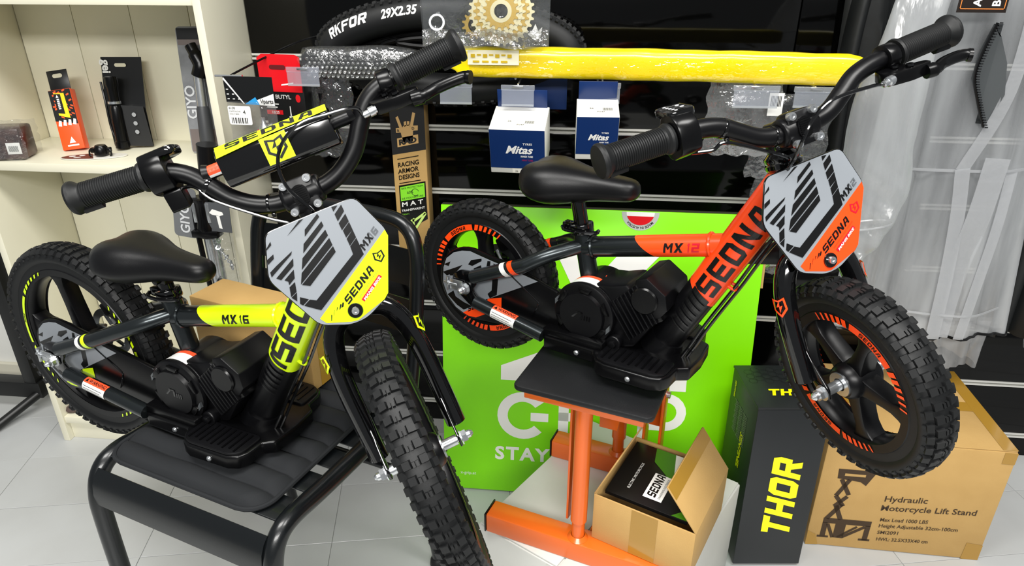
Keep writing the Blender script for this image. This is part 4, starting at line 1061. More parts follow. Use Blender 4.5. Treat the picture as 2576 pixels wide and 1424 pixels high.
# ================================================================ goods on the slat wall
chrome = MATS['zinc']
holder_film = film('holder_film', body=.30, gloss=.10, rough=.12, bump=0.0, bodycol='#cfd6e4')
def hook(x, zr, yf, zf, lab, hw, hz, pw=.040, ph=.046, label_mat=None):
    r = thing('display_hook', lab, 'hook', (x, 1.7275, zr), group='wire display hooks with clear price holders')
    b = MB(); b.bx(-.016, .016, -.0015, .001, -.010, .018); b.build('wall_plate', chrome, r, bevel=.0004)
    b = MB(); b.tube(spline([(0, -.003, .006), (0, -.03, -.010), (0, -.06, min(zf - zr, -.015)), (0, yf - 1.7275 + .02, zf - zr - .004), (0, yf - 1.7275, zf - zr - .003), (0, yf - 1.7275 - .003, zf - zr - .008)], 5), .0022, 8); b.build('wire_arm', chrome, r)
    b = MB(); b.tube([(-.010, -.002, -.012), (-.010, yf - 1.7275 + .045, -.016)], .0024, 8); b.build('wire_prong', chrome, r)
    dx, dz = hw - x, hz - zr
    y = yf - 1.7275 - .006
    b = MB(); b.bx(dx - pw, dx + pw, y - .003, y + .002, dz + ph / 2 - .011, dz + ph / 2); b.build('holder_hinge', holder_film, r, bevel=.0008)
    b = MB(); b.bx(dx - pw * .96, dx + pw * .96, y - .0035, y - .0015, dz - ph / 2 + .004, dz + ph / 2 - .010); b.build('price_holder', holder_film, r)
    b = MB(); b.bx(dx - pw * .96, dx + pw * .96, y - .005, y - .001, dz - ph / 2, dz - ph / 2 + .004); b.build('holder_lip', film('lip_film', body=.5, gloss=.12, bump=0, bodycol='#dfe4ea'), r)
    b = MB(); b.bx(dx - .012, dx + .012, y - .0045, y - .003, dz + ph / 2 - .006, dz + ph / 2 - .001); b.build('steel_clip', chrome, r, bevel=.0004)
    return r
S1 = 1.0848
hook(-.614, S1, 1.515, 1.096, 'wire hook with clear price holder in front of the red carton', -.614, 1.074, .037, .040)
hook(-.278, S1, 1.515, 1.070, 'wire hook with empty clear price holder beside the tall kraft box', -.278, 1.045, .036, .046)
hook(-.144, S1, 1.515, 1.068, 'wire hook with clear price holder above the wider blue inner tube box', -.144, 1.042, .036, .044)
hook(.035, S1, 1.515, 1.072, 'wire hook with clear price holder above the narrower blue inner tube box', .035, 1.051, .038, .042)
hook(.350, S1, 1.515, 1.072, 'wire hook with clear price holder in front of the barcoded clear bag', .350, 1.049, .047, .045)
hook(.468, S1, 1.515, 1.072, 'wire hook with clear price holder nearest the clear raincoat', .468, 1.050, .043, .042)

# yellow wrapped bar lying across the hooks
yel = M('yellow_wrap', '#fbe600', .3, coat=.6, bump=.25, bscale=20, mott=.5, mscale=9, hex2='#f0cf00')
r = thing('yellow_wrapped_bar', 'long bright yellow plastic wrapped bar lying across the display hooks', 'parcel', (-.315, 1.545, 1.075))
rows = []
NB = 40
for i in range(NB + 1):
    t = i / NB; x = .87 * t
    hh = .0320 if .05 < t < .985 else (.010 + .0220 * t / .05 if t <= .05 else .028)
    if t < .05: hh = max(.006, hh)
    row = []
    for j in range(20):
        a = 2 * PI * j / 20
        ca, sa_ = math.cos(a), math.sin(a)
        n1 = 1 + .018 * math.sin(9 * t * 6.28 + 3 * a) + .015 * math.sin(23 * t + 2 * a)
        row.append((x - (.02 * sa_ if t < .03 else 0), .022 * math.copysign(abs(ca) ** .55, ca) * n1, .031 + .004 * math.sin(2.2 * t) - .010 * t + hh * math.copysign(abs(sa_) ** .6, sa_) * n1))
    rows.append(row)
b = MB(); b.strip(rows, closed=True); b.f.append(tuple(range(20))); b.f.append(tuple(range(NB * 20, NB * 20 + 20)))
b.build('wrapped_core', yel, r, smooth=70)
b = MB(); b.strip([[(.063 + .109 * j / 4, -.0262 - .001 * math.sin(j), .028 + .030 * i / 3) for j in range(5)] for i in range(4)]); b.build('address_label', M('label_paper', '#f4efd0', .3, coat=.5), r, smooth=60, thick=.0006)
decal('label_print', [R4(.070 + .013 * k, .043 + .004 * (k % 2), .079 + .013 * k, .050) for k in range(7)] + [R4(.074 + .02 * k, .033, .088 + .02 * k, .037) for k in range(4)], lambda a, b: (a, -.0285, b), M('label_ink', '#c9a800', .5), r)
b = MB(); rows2 = [[(x, y - .0012, z) if j % 2 else (x, y - .0016, z + .0006) for j, (x, y, z) in enumerate([rw[k] for k in range(9, 16)])] for rw in rows[3:-1]]
b.strip(rows2); b.build('clear_film', film('bar_film', tint='#fffbe0', body=.0, gloss=.14, rough=.05, bump=1.0, bscale=22, stretch=(.6, 1, 1.6)), r, smooth=70)

# folded tyre
r = thing('folded_tyre', 'folded black bicycle tyre with white sidewall lettering hung on the slat wall', 'tyre', (-.315, 1.640, 1.115))
def tp(a): return Vector((.275 * math.cos(a), 0, .073 * math.sin(a) + .012 * math.sin(a) ** 3))
path = [tp(2 * PI * k / 64) for k in range(65)]
b = MB(); b.tube(path, .036, 20, cap=False, up=(0, 1, 0)); ty = b.build('tyre_casing', MATS['rubber'], r, smooth=60)
b = MB()
for k in range(78):
    a = 2 * PI * k / 78; p = tp(a); t = (tp(a + .01) - tp(a - .01)).normalized(); n = Vector((t.z, 0, -t.x))
    for ang, sz in ((-.5, .009), (.1, .010), (.62, .008)):
        d = n * math.cos(ang) + Vector((0, -1, 0)) * math.sin(ang); l2 = t.cross(d)
        b.box((0, 0, 0), (sz, sz * 1.1, .006), m=axes(p + d * .0365, t, l2, d), taper=.8)
b.build('tread_knobs', MATS['knob_rubber'], r, smooth=0)['kind'] = 'stuff'
for k in range(4):
    b = MB(); s = .80 - .14 * k; b.tube([Vector((p.x * (s + .05), -.004 * k + .012, p.z * (s - .25) - .012 + .010 * k)) for p in path], .007, 8, cap=False); b.build('folded_bead', MATS['satin_black'], r)
def side(a, c):      # a: angle along the loop, c: across the sidewall
    p = tp(a); t = (tp(a + .01) - tp(a - .01)).normalized(); n = Vector((t.z, 0, -t.x))
    ph = 1.35 - c / .036
    return p + (n * math.cos(ph) + Vector((0, -1, 0)) * math.sin(ph)) * .0366
def arc_x(x): return 2.80 - x / .27
sk = [[(arc_x(x), y) for x, y in p] for p in block('RKFOR', .022, 1.15, .18, .5, 0, -.006)]
decal('lettering', sk, side, white, ty, .02)
vs, fs = font_mesh('29X2.35', .026, .035, 'LEFT', 1.0, .25)
b = MB(); b.add([side(arc_x(.185 + v.x * .95), v.y - .007) for v in vs], fs); b.build('lettering', white, ty, smooth=0)
b = MB(); p = tp(1.62); b.tube([p + Vector((.082 + .040 * math.cos(k * PI / 8) * .4, .041 * math.sin(k * PI / 8), .042 * math.cos(k * PI / 8) - .004)) for k in range(17)], .0028, 8, cap=False); b.build('cable_tie', MATS['gloss_black'], r)

# clear bag with a cassette
def gear(mb, n, ro, rr, hole, z0, z1, m=None, spokes=0):
    out = []
    for i in range(n):
        a = 2 * PI * i / n; d = 2 * PI / n
        out += [(rr, a - .30 * d), (ro, a - .12 * d), (ro, a + .12 * d), (rr, a + .30 * d)]
    P = [(r_ * math.cos(a), r_ * math.sin(a)) for r_, a in out]; Q = [(hole * math.cos(a), hole * math.sin(a)) for r_, a in out]
    k = len(P)
    vs = [(*p, z0) for p in P] + [(*p, z1) for p in P] + [(*p, z0) for p in Q] + [(*p, z1) for p in Q]
    fs = []
    for i in range(k):
        j = (i + 1) % k
        fs += [(i, j, k + j, k + i), (2 * k + i, 3 * k + i, 3 * k + j, 2 * k + j), (k + i, k + j, 3 * k + j, 3 * k + i), (i, 2 * k + i, 2 * k + j, j)]
    mb.add(vs, fs, m)
    return mb
r = thing('clear_parts_bag', 'clear plastic bag holding gold sprockets above the yellow bar', 'bag', (-.212, 1.500, 1.139))
b = MB(); rows = []
for i in range(15):
    t = i / 14; z = .215 * t
    rows.append([(-.130 + .262 * j / 16 + .004 * t * (j / 8 - 1), -.014 * math.sin(PI * j / 16) * (0.2 + min(1, t * 3)) - .0008 + .003 * math.sin(j * 1.7 + i), z + .004 * math.sin(j * .9) * (1 - t)) for j in range(17)])
b.strip(rows); b.strip([[(p[0], .012 - p[1] * .6, p[2]) for p in rw] for rw in rows]); b.build('bag_sheet', film('sprocket_bag_film', body=.10, gloss=.13, bump=.7, bscale=18, bodycol='#aab0b4'), r, smooth=70)
b = MB(); b.strip([[(-.130 + .262 * j / 30, -.006 - .005 * math.sin(j * 2.3) * math.sin(j * .7), .003 + .016 * i + .004 * math.sin(j * .5)) for j in range(31)] for i in range(3)]); b.build('crumpled_hem', film('hem_film', body=.12, gloss=.42, rough=.14, bump=1.0, bscale=60), r, smooth=60)
gold = M('gold_sprocket', '#b79a4e', .34, metal=.85); gold2 = M('pale_sprocket', '#cfc8a4', .36, metal=.8)
r = thing('sprocket_cassette', 'stacked gold and silver bicycle cassette inside the clear bag', 'cassette', mat=T((-.178, 1.508, 1.210)) @ axes((0, 0, 0), (1, 0, 0), (0, .12, .99), (0, -.99, .12)))
for k, (n_, ro) in enumerate(((30, .068), (26, .058), (23, .050), (20, .043), (17, .037))):
    b = MB(); gear(b, n_, ro, ro - .006, ro - .020, -.002 + .0042 * k * .55, .0002 + .0042 * k * .55); b.build('sprocket', gold2 if k in (0, 2, 3) else gold, r, smooth=0)
b = MB(); b.lathe([(.014, 0), (.022, 0), (.022, .010), (.014, .010)], 26, closed=True); b.build('cassette_hub', gold2, r)
r = thing('small_sprocket', 'small gold sprocket at the bottom of the clear bag', 'sprocket', mat=T((-.233, 1.512, 1.183)) @ axes((0, 0, 0), (1, 0, 0), (0, .1, .995), (0, -.995, .1)))
b = MB(); gear(b, 13, .028, .022, .0145, 0, .0022); b.build('sprocket_ring', gold, r, smooth=0)
r = thing('lock_ring', 'silver lock ring at the left of the clear bag', 'ring', mat=T((-.310, 1.505, 1.187)) @ axes((0, 0, 0), (1, 0, 0), (0, .2, .98), (0, -.98, .2)))
b = MB(); b.lathe([(.0125, 0), (.0165, 0), (.0165, .012), (.0125, .012)], 30, closed=True); b.build('ring_band', chrome, r)
r = thing('white_plastic_piece', 'white plastic shard at the right inside the clear bag', 'plastic part', (-.108, 1.506, 1.155))
b = MB(); b.prism([(-.016, .012), (-.006, .020), (.000, .032), (.006, .018), (.014, .026), (.010, .004), (.000, .000)], 0, .002, m=axes((0, 0, 0), (1, 0, 0), (0, 0, 1), (0, -1, 0))); b.build('shard', white, r)

# bubble wrapped pack
r = thing('bubble_wrap_pack', 'bubble wrapped pack in clear film lying left of the yellow bar', 'parcel', (-.49, 1.545, 1.066))
bw_f = film('bubble_film', body=.22, gloss=.20, rough=.1, bump=.5, bscale=60, bodycol='#c9cccc')
b = MB(); rows = []
for i in range(25):
    t = i / 24; x = -.135 + .27 * t
    k = .55 + .45 * math.sin(PI * min(1, max(0, t * 1.0))) ** .3
    rows.append([(x, .018 * math.cos(a) * k, .034 + .033 * math.sin(a) * k * (1 + .05 * math.sin(9 * t + a))) for a in [2 * PI * j / 18 for j in range(18)]])
b.strip(rows, closed=True); core = b.build('wrapped_core', M('pack_dark', '#1c1d1f', .3), r, smooth=60)
b = MB()
for i in range(22):
    for j in range(7):
        x = -.118 + .0108 * i + (.0054 if j % 2 else 0); z = .008 + .0088 * j
        th = math.asin(max(-1, min(1, (z - .034) / .034)))
        b.lathe([(.0046, 0), (.0038, .0022), (.0018, .0034), (.0, .0037)], 8, m=T((x, -.0188 * math.cos(th) - .001, z)) @ axes((0, 0, 0), (1, 0, 0), (0, -math.sin(th), math.cos(th)), (0, -math.cos(th), math.sin(th))))
b.build('bubbles', bw_f, r, smooth=60)['kind'] = 'stuff'
b = MB(); rows = [[(x * 1.04 + .004 * math.sin(7 * z * 40), y * 1.35, .034 + (z - .034) * 1.10) for x, y, z in rw] for rw in rows]; b.strip(rows, closed=True); b.build('clear_film', film('pack_film', body=.05, gloss=.16, bump=1.0, bscale=35), r, smooth=60)

# clear bag hanging below it
def pillow_bag(name, label, x0, x1, z0, z1, y, mat, bulge=.012, cat='bag'):
    r = thing(name, label, cat, ((x0 + x1) / 2, y, z0))
    w_, h_ = x1 - x0, z1 - z0
    b = MB(); fr = []
    for i in range(15):
        t = i / 14
        fr.append([(-w_ / 2 + w_ * j / 12 + .004 * math.sin(i * 1.3) * (j / 6 - 1), -bulge * math.sin(PI * j / 12) * math.sin(PI * (.06 + .9 * t)) - .0006 + .0025 * math.sin(i * 1.1 + j * 2.1), h_ * t + .003 * math.sin(j * 1.9) * (1 - t)) for j in range(13)])
    b.strip(fr); b.strip([[(p[0], -p[1] * .8 + .0006, p[2]) for p in rw] for rw in fr])
    b.build('bag_sheet', mat, r, smooth=70)
    return r
clear = film('clear_bag_film', body=.07, gloss=.13, bump=1.0, bscale=22, bodycol='#b9bdbf')
r = pillow_bag('clear_hang_bag', 'long clear plastic bag hanging under the bubble wrapped pack', -.640, -.535, .876, 1.062, 1.585, clear, .014)
b = MB(); b.tube(spline([(-.02, 0, .15), (-.022, 0, .10), (-.015, .0, .05), (.0, 0, .03)], 6), .010, 10, flat=.6); b.build('dark_insert', MATS['satin_black'], r)

# red and black carton
r = thing('red_black_carton', 'red and black inner tube carton hanging beside the bookcase', 'box', mat=T((-.686, 1.555, .958)) @ Rm(-.10, 'Z'))
red = M('carton_red', '#d8121c', .32)
box_part('carton_body', -.048, .052, 0, .055, 0, .094, blackcard, r)
b = MB(); b.prism([(-.052, .074), (.050, .074), (.052, .150), (.040, .156), (-.040, .156), (-.052, .148)], 0, .0018, m=axes((0, -.001, 0), (1, 0, 0), (0, 0, 1), (0, -1, 0))); b.build('hang_panel', red, r, smooth=0)
decal('hang_slot', [rrect(.040, .010, .005, 5, -.004, .128)], lambda a, b: (a, -.0032, b), M('slot_dark_red', '#5c0a0e', .5), r)
decal('printed_band', [R4(-.046, .022, -.006, .032)], lambda a, b: (a, -.0006, b), red, r)
write('lettering', 'BUTYL', .013, white, r, FRONT(-.020, -.0008, .058), bold=.02)
write('lettering', '18/25', .0085, white, r, FRONT(-.034, -.0010, .024), bold=.02)
decal('printed_marks', [R4(-.044, .044 - .007 * k, -.014 - .004 * k, .047 - .007 * k) for k in range(2)] + [q(.012, .020, .015, .020, .0145, .042, .0125, .042), R4(.009, .016, .018, .019)], lambda a, b: (a, -.0008, b), white, r)
decal('printed_badge', [[(.036 + .006 * math.cos(a), .060 + .009 * math.sin(a)) for a in [k * PI / 8 for k in range(16)]]], lambda a, b: (a, -.0008, b), red, r)
decal('printed_stroke', [q(.0, .088, .030, .092, .031, .096, .001, .091)], lambda a, b: (a, -.0034, b), white, r)

# header bag with a red cartridge, on its own hook
r = thing('wire_hook', 'black wire hook with a cross bar carrying the cartridge bag', 'hook', (-.745, 1.7275, 1.137))
b = MB(); b.tube(spline([(.10, -.004, .0), (.06, -.09, -.012), (.0, -.262, -.050), (.0, -.272, -.054)], 6), .0024, 8); b.build('wire_arm', MATS['satin_black'], r)
b = MB(); b.cyl((-.040, -.276, -.055), (.020, -.276, -.055), .0032, 10); b.build('cross_bar', chrome, r)
r = thing('cartridge_bag', 'clear header bag with price sticker and red gas cartridge hanging by the bookcase', 'bag', mat=T((-.712, 1.447, .930)) @ Rm(-.05, 'Z'))
b = MB(); b.prism(q(-.056, .098, .054, .092, .055, .152, -.056, .152), 0, .0012, m=axes((0, 0, 0), (1, 0, 0), (0, 0, 1), (0, -1, 0))); b.build('header_card', blackcard, r, smooth=0)
decal('header_print', [q(-.012, .094, .054, .0925, .054, .118)], lambda a, b: (a, -.0016, b), white, r)
decal('header_print', [q(-.014, .0945, .020, .0935, .012, .110)], lambda a, b: (a, -.0019, b), M('print_blue', '#2a93d1', .4), r)
decal('header_print', [q(-.056, .146, -.054, .150, -.014, .0955, -.017, .0955)], lambda a, b: (a, -.0022, b), white, r)
decal('header_print', [R4(-.052 + .012 * (k % 3), .104 + .010 * (k // 3), -.047 + .012 * (k % 3), .106 + .010 * (k // 3)) for k in range(7) if -.052 + .012 * (k % 3) < -.02 - .01 * (k // 3)], lambda a, b: (a, -.0022, b), white, r)
write('lettering', 'Vparts', .0125, MATS['decal_black'], r, FRONT(.022, -.0026, .0975), bold=.01, width=.030)
b = MB(); fr = [[(-.056 + .111 * j / 10, -.012 * math.sin(PI * j / 10) * math.sin(PI * (1 - i / 12) * .9 + .1) - .001, .100 - .13 * i / 12) for j in range(11)] for i in range(13)]
b.strip(fr); b.strip([[(p[0], -p[1], p[2]) for p in rw] for rw in fr]); b.build('bag_sheet', film('cartridge_film', body=.09, gloss=.13, bump=.9, bscale=30, bodycol='#c6c6c2'), r, smooth=70)
b = MB(); b.prism(rrect(.052, .040, .004, 3, -.022, .073), .0148, .0154, m=axes((0, 0, 0), (1, 0, 0), (0, 0, 1), (0, -1, 0))); stk_ = b.build('price_sticker', white, r)
decal('barcode', [R4(-.042 + .0026 * k + .0006 * (k % 3), .056, -.0408 + .0026 * k + .0010 * (k % 2), .068) for k in range(14)], lambda a, b: (a, -.0158, b), MATS['decal_black'], r)
write('lettering', '6138', .0070, MATS['decal_black'], r, FRONT(-.045, -.0158, .086))
write('lettering', 'CARTOUCHE', .0042, M('ink_grey', '#6d6d6d', .5), r, FRONT(-.045, -.0158, .080))
write('lettering', 'CO2 V BIKE', .0042, M('ink_grey', '#6d6d6d', .5), r, FRONT(-.045, -.0158, .0745))
write('lettering', '4', .0120, MATS['decal_black'], r, FRONT(-.014, -.0158, .076))
r = thing('gas_cartridge', 'small red sleeved gas cartridge with silver neck in the header bag', 'cartridge', (-.692, 1.448, .922))
b = MB(); b.lathe([(.0, 0), (.013, 0), (.0165, .004), (.0165, .044), (.015, .048), (.0, .048)], 22); b.build('red_sleeve', M('foam_red', '#d6152c', .6, bump=.3, bscale=300), r)
b = MB(); b.lathe([(.012, .048), (.010, .056), (.005, .063), (.0045, .074), (.0, .074)], 18); b.build('steel_neck', chrome, r)

# tall kraft and black carton
r = thing('tall_kraft_carton', 'tall narrow kraft and black printed carton hanging on the slat wall', 'box', (-.434, 1.680, .590))
box_part('carton_body', -.043, .044, 0, .046, 0, .412, kraft, r)
kb = M('carton_black', '#19191a', .5)
decal('printed_panel', [q(-.0428, .268, .0438, .284, .0438, .4115, -.0428, .4115)], lambda a, b: (a, -.0005, b), kb, r)
decal('printed_panel', [q(-.032, .128, .038, .146, .038, .202, -.032, .188)], lambda a, b: (a, -.0005, b), MATS['decal_black'], r)
decal('printed_panel', [q(-.030, .060, .039, .100, .038, .146, -.032, .128)], lambda a, b: (a, -.0006, b), MATS['decal_black'], r)
lime_p = M('print_lime', '#7fd32a', .45); krp = M('print_kraft', '#c9a268', .6)
decal('green_panel', [q(-.029, .146, .035, .160, .035, .198, -.029, .184)], lambda a, b: (a, -.0009, b), lime_p, r)
sl = .20
SH = lambda x, z: axes((x, -.0012, z), (1, 0, sl), (0, 0, 1), (0, -1, 0))
for k, (tx, wd_) in enumerate((('RACING', .054), ('ARMOR', .054), ('DESIGNS', .054))):
    write('lettering', tx, .0165, MATS['decal_black'], r, SH(-.031, .236 - .0165 * k), bold=.018, width=wd_)
decal('rule_line', [q(-.031, .256, .024, .267, .024, .2690, -.031, .2580), q(-.030, .193, .026, .204, .026, .206, -.030, .195)], lambda a, b: (a, -.0009, b), MATS['decal_black'], r)
write('lettering', 'BIKE PROTECTION', .0062, M('ink_green', '#1f3a10', .5), r, SH(-.026, .1775), width=.056, bold=.01)
write('lettering', '60%', .0100, M('ink_green', '#1f3a10', .5), r, SH(-.012, .1665), bold=.01)
decal('printed_ring', ring_polys(.0085, .0100, .3, 5.6, 14), lambda a, b: (a + .010, -.0012, b + .172), M('ink_green', '#1f3a10', .5), r)
write('lettering', 'DE COUVERTURE', .0066, M('ink_green', '#1f3a10', .5), r, SH(-.026, .1505), width=.056, bold=.01)
write('lettering', 'M A T', .0165, white, r, SH(-.028, .1310), width=.056, bold=.02)
write('lettering', 'TRANSPARENT', .0082, white, r, SH(-.029, .1170), width=.062, bold=.015)
write('lettering', 'TAILLE L', .0050, lime_p, r, SH(-.028, .1080))
fp_ = lambda a, b: (a, -.0016, b)
def line2(x0, y0, x1, y1, w_):
    d = Vector((x1 - x0, y1 - y0)).normalized(); n = Vector((-d.y, d.x)) * w_ / 2
    return [(x0 + n.x, y0 + n.y), (x0 - n.x, y0 - n.y), (x1 - n.x, y1 - n.y), (x1 + n.x, y1 + n.y)]
decal('frame_print', [line2(-.024, .080, .004, .100, .005), line2(.0, .092, .034, .118, .006), line2(.004, .070, .034, .116, .006), line2(-.024, .078, .006, .070, .005), line2(.002, .070, .000, .098, .005)], fp_, M('print_pale_lime', '#c4e37a', .45), r)
# raised hand mark, drawn plain
decal('hand_print', [q(-.012, .300, .012, .304, .014, .330, .006, .346, -.010, .342, -.018, .328), q(-.018, .330, -.012, .336, -.022, .366, -.028, .362), q(.006, .340, .013, .336, .022, .374, .015, .376), q(-.008, .340, -.002, .342, -.002, .354, -.008, .352), q(.0, .342, .006, .344, .006, .354, .0, .354)], lambda a, b: (a, -.0011, b), krp, r)
decal('hand_print', [q(-.029, .324, -.010, .326, -.012, .338, -.029, .336), q(.008, .330, .026, .332, .027, .344, .007, .343)], lambda a, b: (a, -.0014, b), krp, r)
write('lettering', 'R', .009, kb, r, FRONT(-.026, -.0017, .3265), bold=.03); write('lettering', 'D', .009, kb, r, FRONT(.011, -.0017, .3335), bold=.03)
decal('name_plate', [q(-.028, .288, .026, .300, .026, .322, -.028, .310)], lambda a, b: (a, -.0011, b), krp, r)
write('lettering', 'RAD', .0185, kb, r, axes((-.024, -.0014, .2935), (1, 0, .2), (0, 0, 1), (0, -1, 0)), bold=.05, width=.045)
decal('rule_line', [R4(-.043, .011, .044, .0130)], lambda a, b: (a, -.0006, b), kb, r)
decal('rule_line', [R4(-.043, .378 + .028, .044, .408)], lambda a, b: (a, -.0009, b), krp, r)

# inner tube boxes
navy = M('navy_print', '#0b2a5e', .35)
def tube_box(name, label, x, z, w_, h_, d_, y, rot, txt2):
    r = thing(name, label, 'box', mat=T((x, y, z)) @ Rm(rot, 'Z') @ Rm(.27, 'X'), group='inner tube boxes on the slat wall')
    box_part('carton_body', -w_ / 2, w_ / 2, 0, d_, 0, h_, M('carton_white', '#e6e5df', .42), r)
    k = .013
    decal('blue_panel', [R4(-w_ / 2 + .0005, k, w_ / 2 - .0005, h_ - .001)], lambda a, b: (a, -.0005, b), navy, r)
    b = MB(); b.bx(-w_ * .46, w_ * .46, d_ * .96, d_ * .96 + .002, h_ - .002, h_ + .040); b.build('hang_tab', navy, r, bevel=.0004)
    fs = w_ * .215
    write('lettering', 'Mitas', fs, white, r, FRONT(-w_ * .22, -.0010, h_ * .47), bold=.03, shear=.35, width=w_ * .50)
    write('lettering', 'TYRES', fs * .26, white, r, FRONT(w_ * .10, -.0010, h_ * .47 + fs * .80), bold=.02, width=w_ * .17)
    write('lettering', 'INNER TUBE', fs * .24, white, r, FRONT(w_ * .06, -.0010, h_ * .47 - fs * .36), bold=.02, width=w_ * .22)
    if txt2: write('lettering', 'MINI TUBE', fs * .24, M('print_magenta', '#a01846', .4), r, FRONT(w_ * .08, -.0010, h_ * .47 - fs * .72), width=w_ * .20)
    b = MB(); b.bx(-w_ * .25, w_ * .35, .012, .046, h_ + .0002, h_ + .0007); b.build('size_label', M('label_offwhite', '#dedcd0', .4), r)
    up = lambda xx, yy: axes((xx, yy, h_ + .0010), (1, 0, 0), (0, 1, 0), (0, 0, 1))
    write('lettering', '26', .0085, MATS['decal_black'], r, up(-w_ * .20, .032)); write('lettering', 'FV47', .0075, MATS['decal_black'], r, up(-w_ * .02, .018))
    decal('barcode', [R4(w_ * .12 + .0022 * i, .026, w_ * .12 + .0022 * i + .001, .038) for i in range(9)], lambda a, b: (a, b, h_ + .0010), MATS['decal_black'], r)
    decal('foot_label', [R4(-w_ * .10, .0015, w_ * .30, .0125)], lambda a, b: (a, -.0008, b), M('label_offwhite', '#dedcd0', .4), r)
    write('lettering', '26', .0065, MATS['decal_black'], r, FRONT(-w_ * .05, -.0012, .0040)); write('lettering', 'FV47', .0060, MATS['decal_black'], r, FRONT(w_ * .10, -.0012, .0040))
    return r
tube_box('inner_tube_box', 'wider navy and white inner tube box on the wall left of the narrow one', -.138, .886, .118, .105, .105, 1.458, -.04, True)
tube_box('inner_tube_box', 'narrower navy and white inner tube box on the wall behind the grip', .027, .921, .087, .100, .080, 1.458, .03, False)
# a second tab pack behind the wide box
r = thing('navy_hang_card', 'plain navy hang card behind the wider inner tube box', 'card', (-.108, 1.606, .995))
b = MB(); b.bx(-.064, .066, 0, .0016, 0, .070); b.build('card', navy, r, bevel=.0004)
# small grey tags
for i, x in enumerate((-.238, -.322, -.480)):
    r = thing('grey_shop_tag', ('small grey plastic tag on the slat wall under the yellow bar', 'small grey plastic tag on the slat wall under the left grip', 'small grey plastic tag on the slat wall under the bubble wrapped pack')[i], 'tag', (x, 1.7245, 1.016), 0, 'grey tags on the slat wall')
    b = MB(); b.prism(rrect(.041, .034, .005, 4, 0, .017), 0, .003, m=axes((0, .002, 0), (1, 0, 0), (0, 0, 1), (0, -1, 0))); b.build('tag_plate', M('tag_grey', '#596063', .4), r)
    write('lettering', 'BBB', .012, M('tag_pale', '#8f989b', .4), r, FRONT(-.014, -.0014, .004), bold=.02)

# bags at the right end of the wall
r = pillow_bag('barcoded_clear_bag', 'clear bag with barcode sticker hanging under the yellow bar', .262, .418, .912, 1.072, 1.560, film('clear_bag_film_milky', body=.22, gloss=.16, bump=1.0, bscale=20, bodycol='#c4c6c6'), .016)
b = MB(); b.bx(.046, .076, -.020, -.0194, .092, .140); b.build('barcode_sticker', white, r)
decal('barcode', [R4(.050 + .0028 * k, .112, .0515 + .0028 * k, .134) for k in range(8)], lambda a, b: (a, -.0206, b), MATS['decal_black'], r)
b = MB(); b.lathe([(.012, 0), (.024, 0), (.024, .012), (.012, .012)], 20, closed=True, m=T((-.01, 0, .05)) @ Rm(1.2, 'X')); b.build('metal_insert', M('dull_steel', '#6b6d6e', .4, metal=.8), r)
r = pillow_bag('zip_bag', 'clear zip bag with a dark insert hanging behind the orange bike stem', .372, .540, .850, 1.040, 1.600, clear, .012)
b = MB(); b.prism(roundpoly([(-.060, .06), (.05, .10), (.06, .17), (-.05, .165)], .01), -.004, .004, m=axes((0, 0, 0), (1, 0, 0), (0, 0, 1), (0, -1, 0))); b.build('dark_insert', M('insert_dark', '#15171a', .4), r)
r = pillow_bag('green_filled_bag', 'clear bag with crumpled green filling behind the orange bike head tube', .400, .505, .600, .860, 1.625, clear, .012)
b = MB(); rows = []
for i in range(18):
    t = i / 17; rows.append([(-.010 + .030 * t - .030 * math.cos(j * .9) + .012 * math.sin(i * 1.9 + j), .006 * math.sin(i * 2.3 + j * 1.7), .02 + .17 * t + .008 * math.sin(j * 2.2)) for j in range(6)])
b.strip(rows); b.build('green_filling', M('leaf_green', '#5f9c22', .5, mott=.8, mscale=60, hex2='#a8d861'), r, smooth=0, thick=.002)
# ================================================================ floor goods
# lime carton leaning on the slat wall
ga = math.radians(9)
r = thing('lime_carton', 'large lime green printed carton leaning on the slat wall behind the orange bike', 'box', mat=T((-.335, 1.446, .0040)) @ Rm(-ga, 'X'))
lime = M('carton_lime', '#86e600', .38, mott=.25, mscale=3, hex2='#79d800')
box_part('carton_body', 0, .769, 0, .024, 0, .776, lime, r, .002)
box_part('top_edge', .002, .767, .002, .022, .7765, .778, M('edge_dark', '#2a2a1a', .6), r, .0003)
gp = lambda y: (lambda a, b: (a, y, b))
wht = M('print_bright_white', '#f0f0ec', .4)
decal('cross_logo', [q(.151, .327, .230, .327, .345, .455, .298, .505, .275, .42, .151, .367)], gp(-.0006), wht, r)
decal('cross_logo', [q(.282, .668, .345, .668, .52, .43, .618, .364, .618, .322, .50, .322, .400, .430)], gp(-.0008), wht, r)
decal('cross_logo', [q(.345, .455, .298, .505, .455, .700, .554, .700)], gp(-.0010), wht, r)
gx, gz = .210, .228
gpoly = [[(gx + a * math.cos(u), gz + a * math.sin(u)) for a, u in ((.040, t), (.067, t), (.067, t2), (.040, t2))] for t, t2 in [(math.radians(38 + 11.2 * k), math.radians(38 + 11.2 * (k + 1))) for k in range(25)]]
decal('lettering', gpoly + [R4(gx + .020, gz - .014, gx + .066, gz + .010)], gp(-.0006), wht, r)
decal('lettering', [R4(.302, .166, .328, .296), R4(.302, .270, .372, .296), R4(.350, .228, .376, .290), R4(.302, .220, .372, .244), q(.335, .222, .362, .222, .388, .166, .358, .166)], gp(-.0006), wht, r)
decal('lettering', [R4(.440, .172, .466, .302)], gp(-.0006), wht, r)
bowl = [[(.572 + a * math.cos(u), .262 + a * 1.0 * math.sin(u)) for a, u in ((.028, t), (.052, t), (.052, t2), (.028, t2))] for t, t2 in [(math.radians(-90 + 18 * k), math.radians(-90 + 18 * (k + 1))) for k in range(10)]]
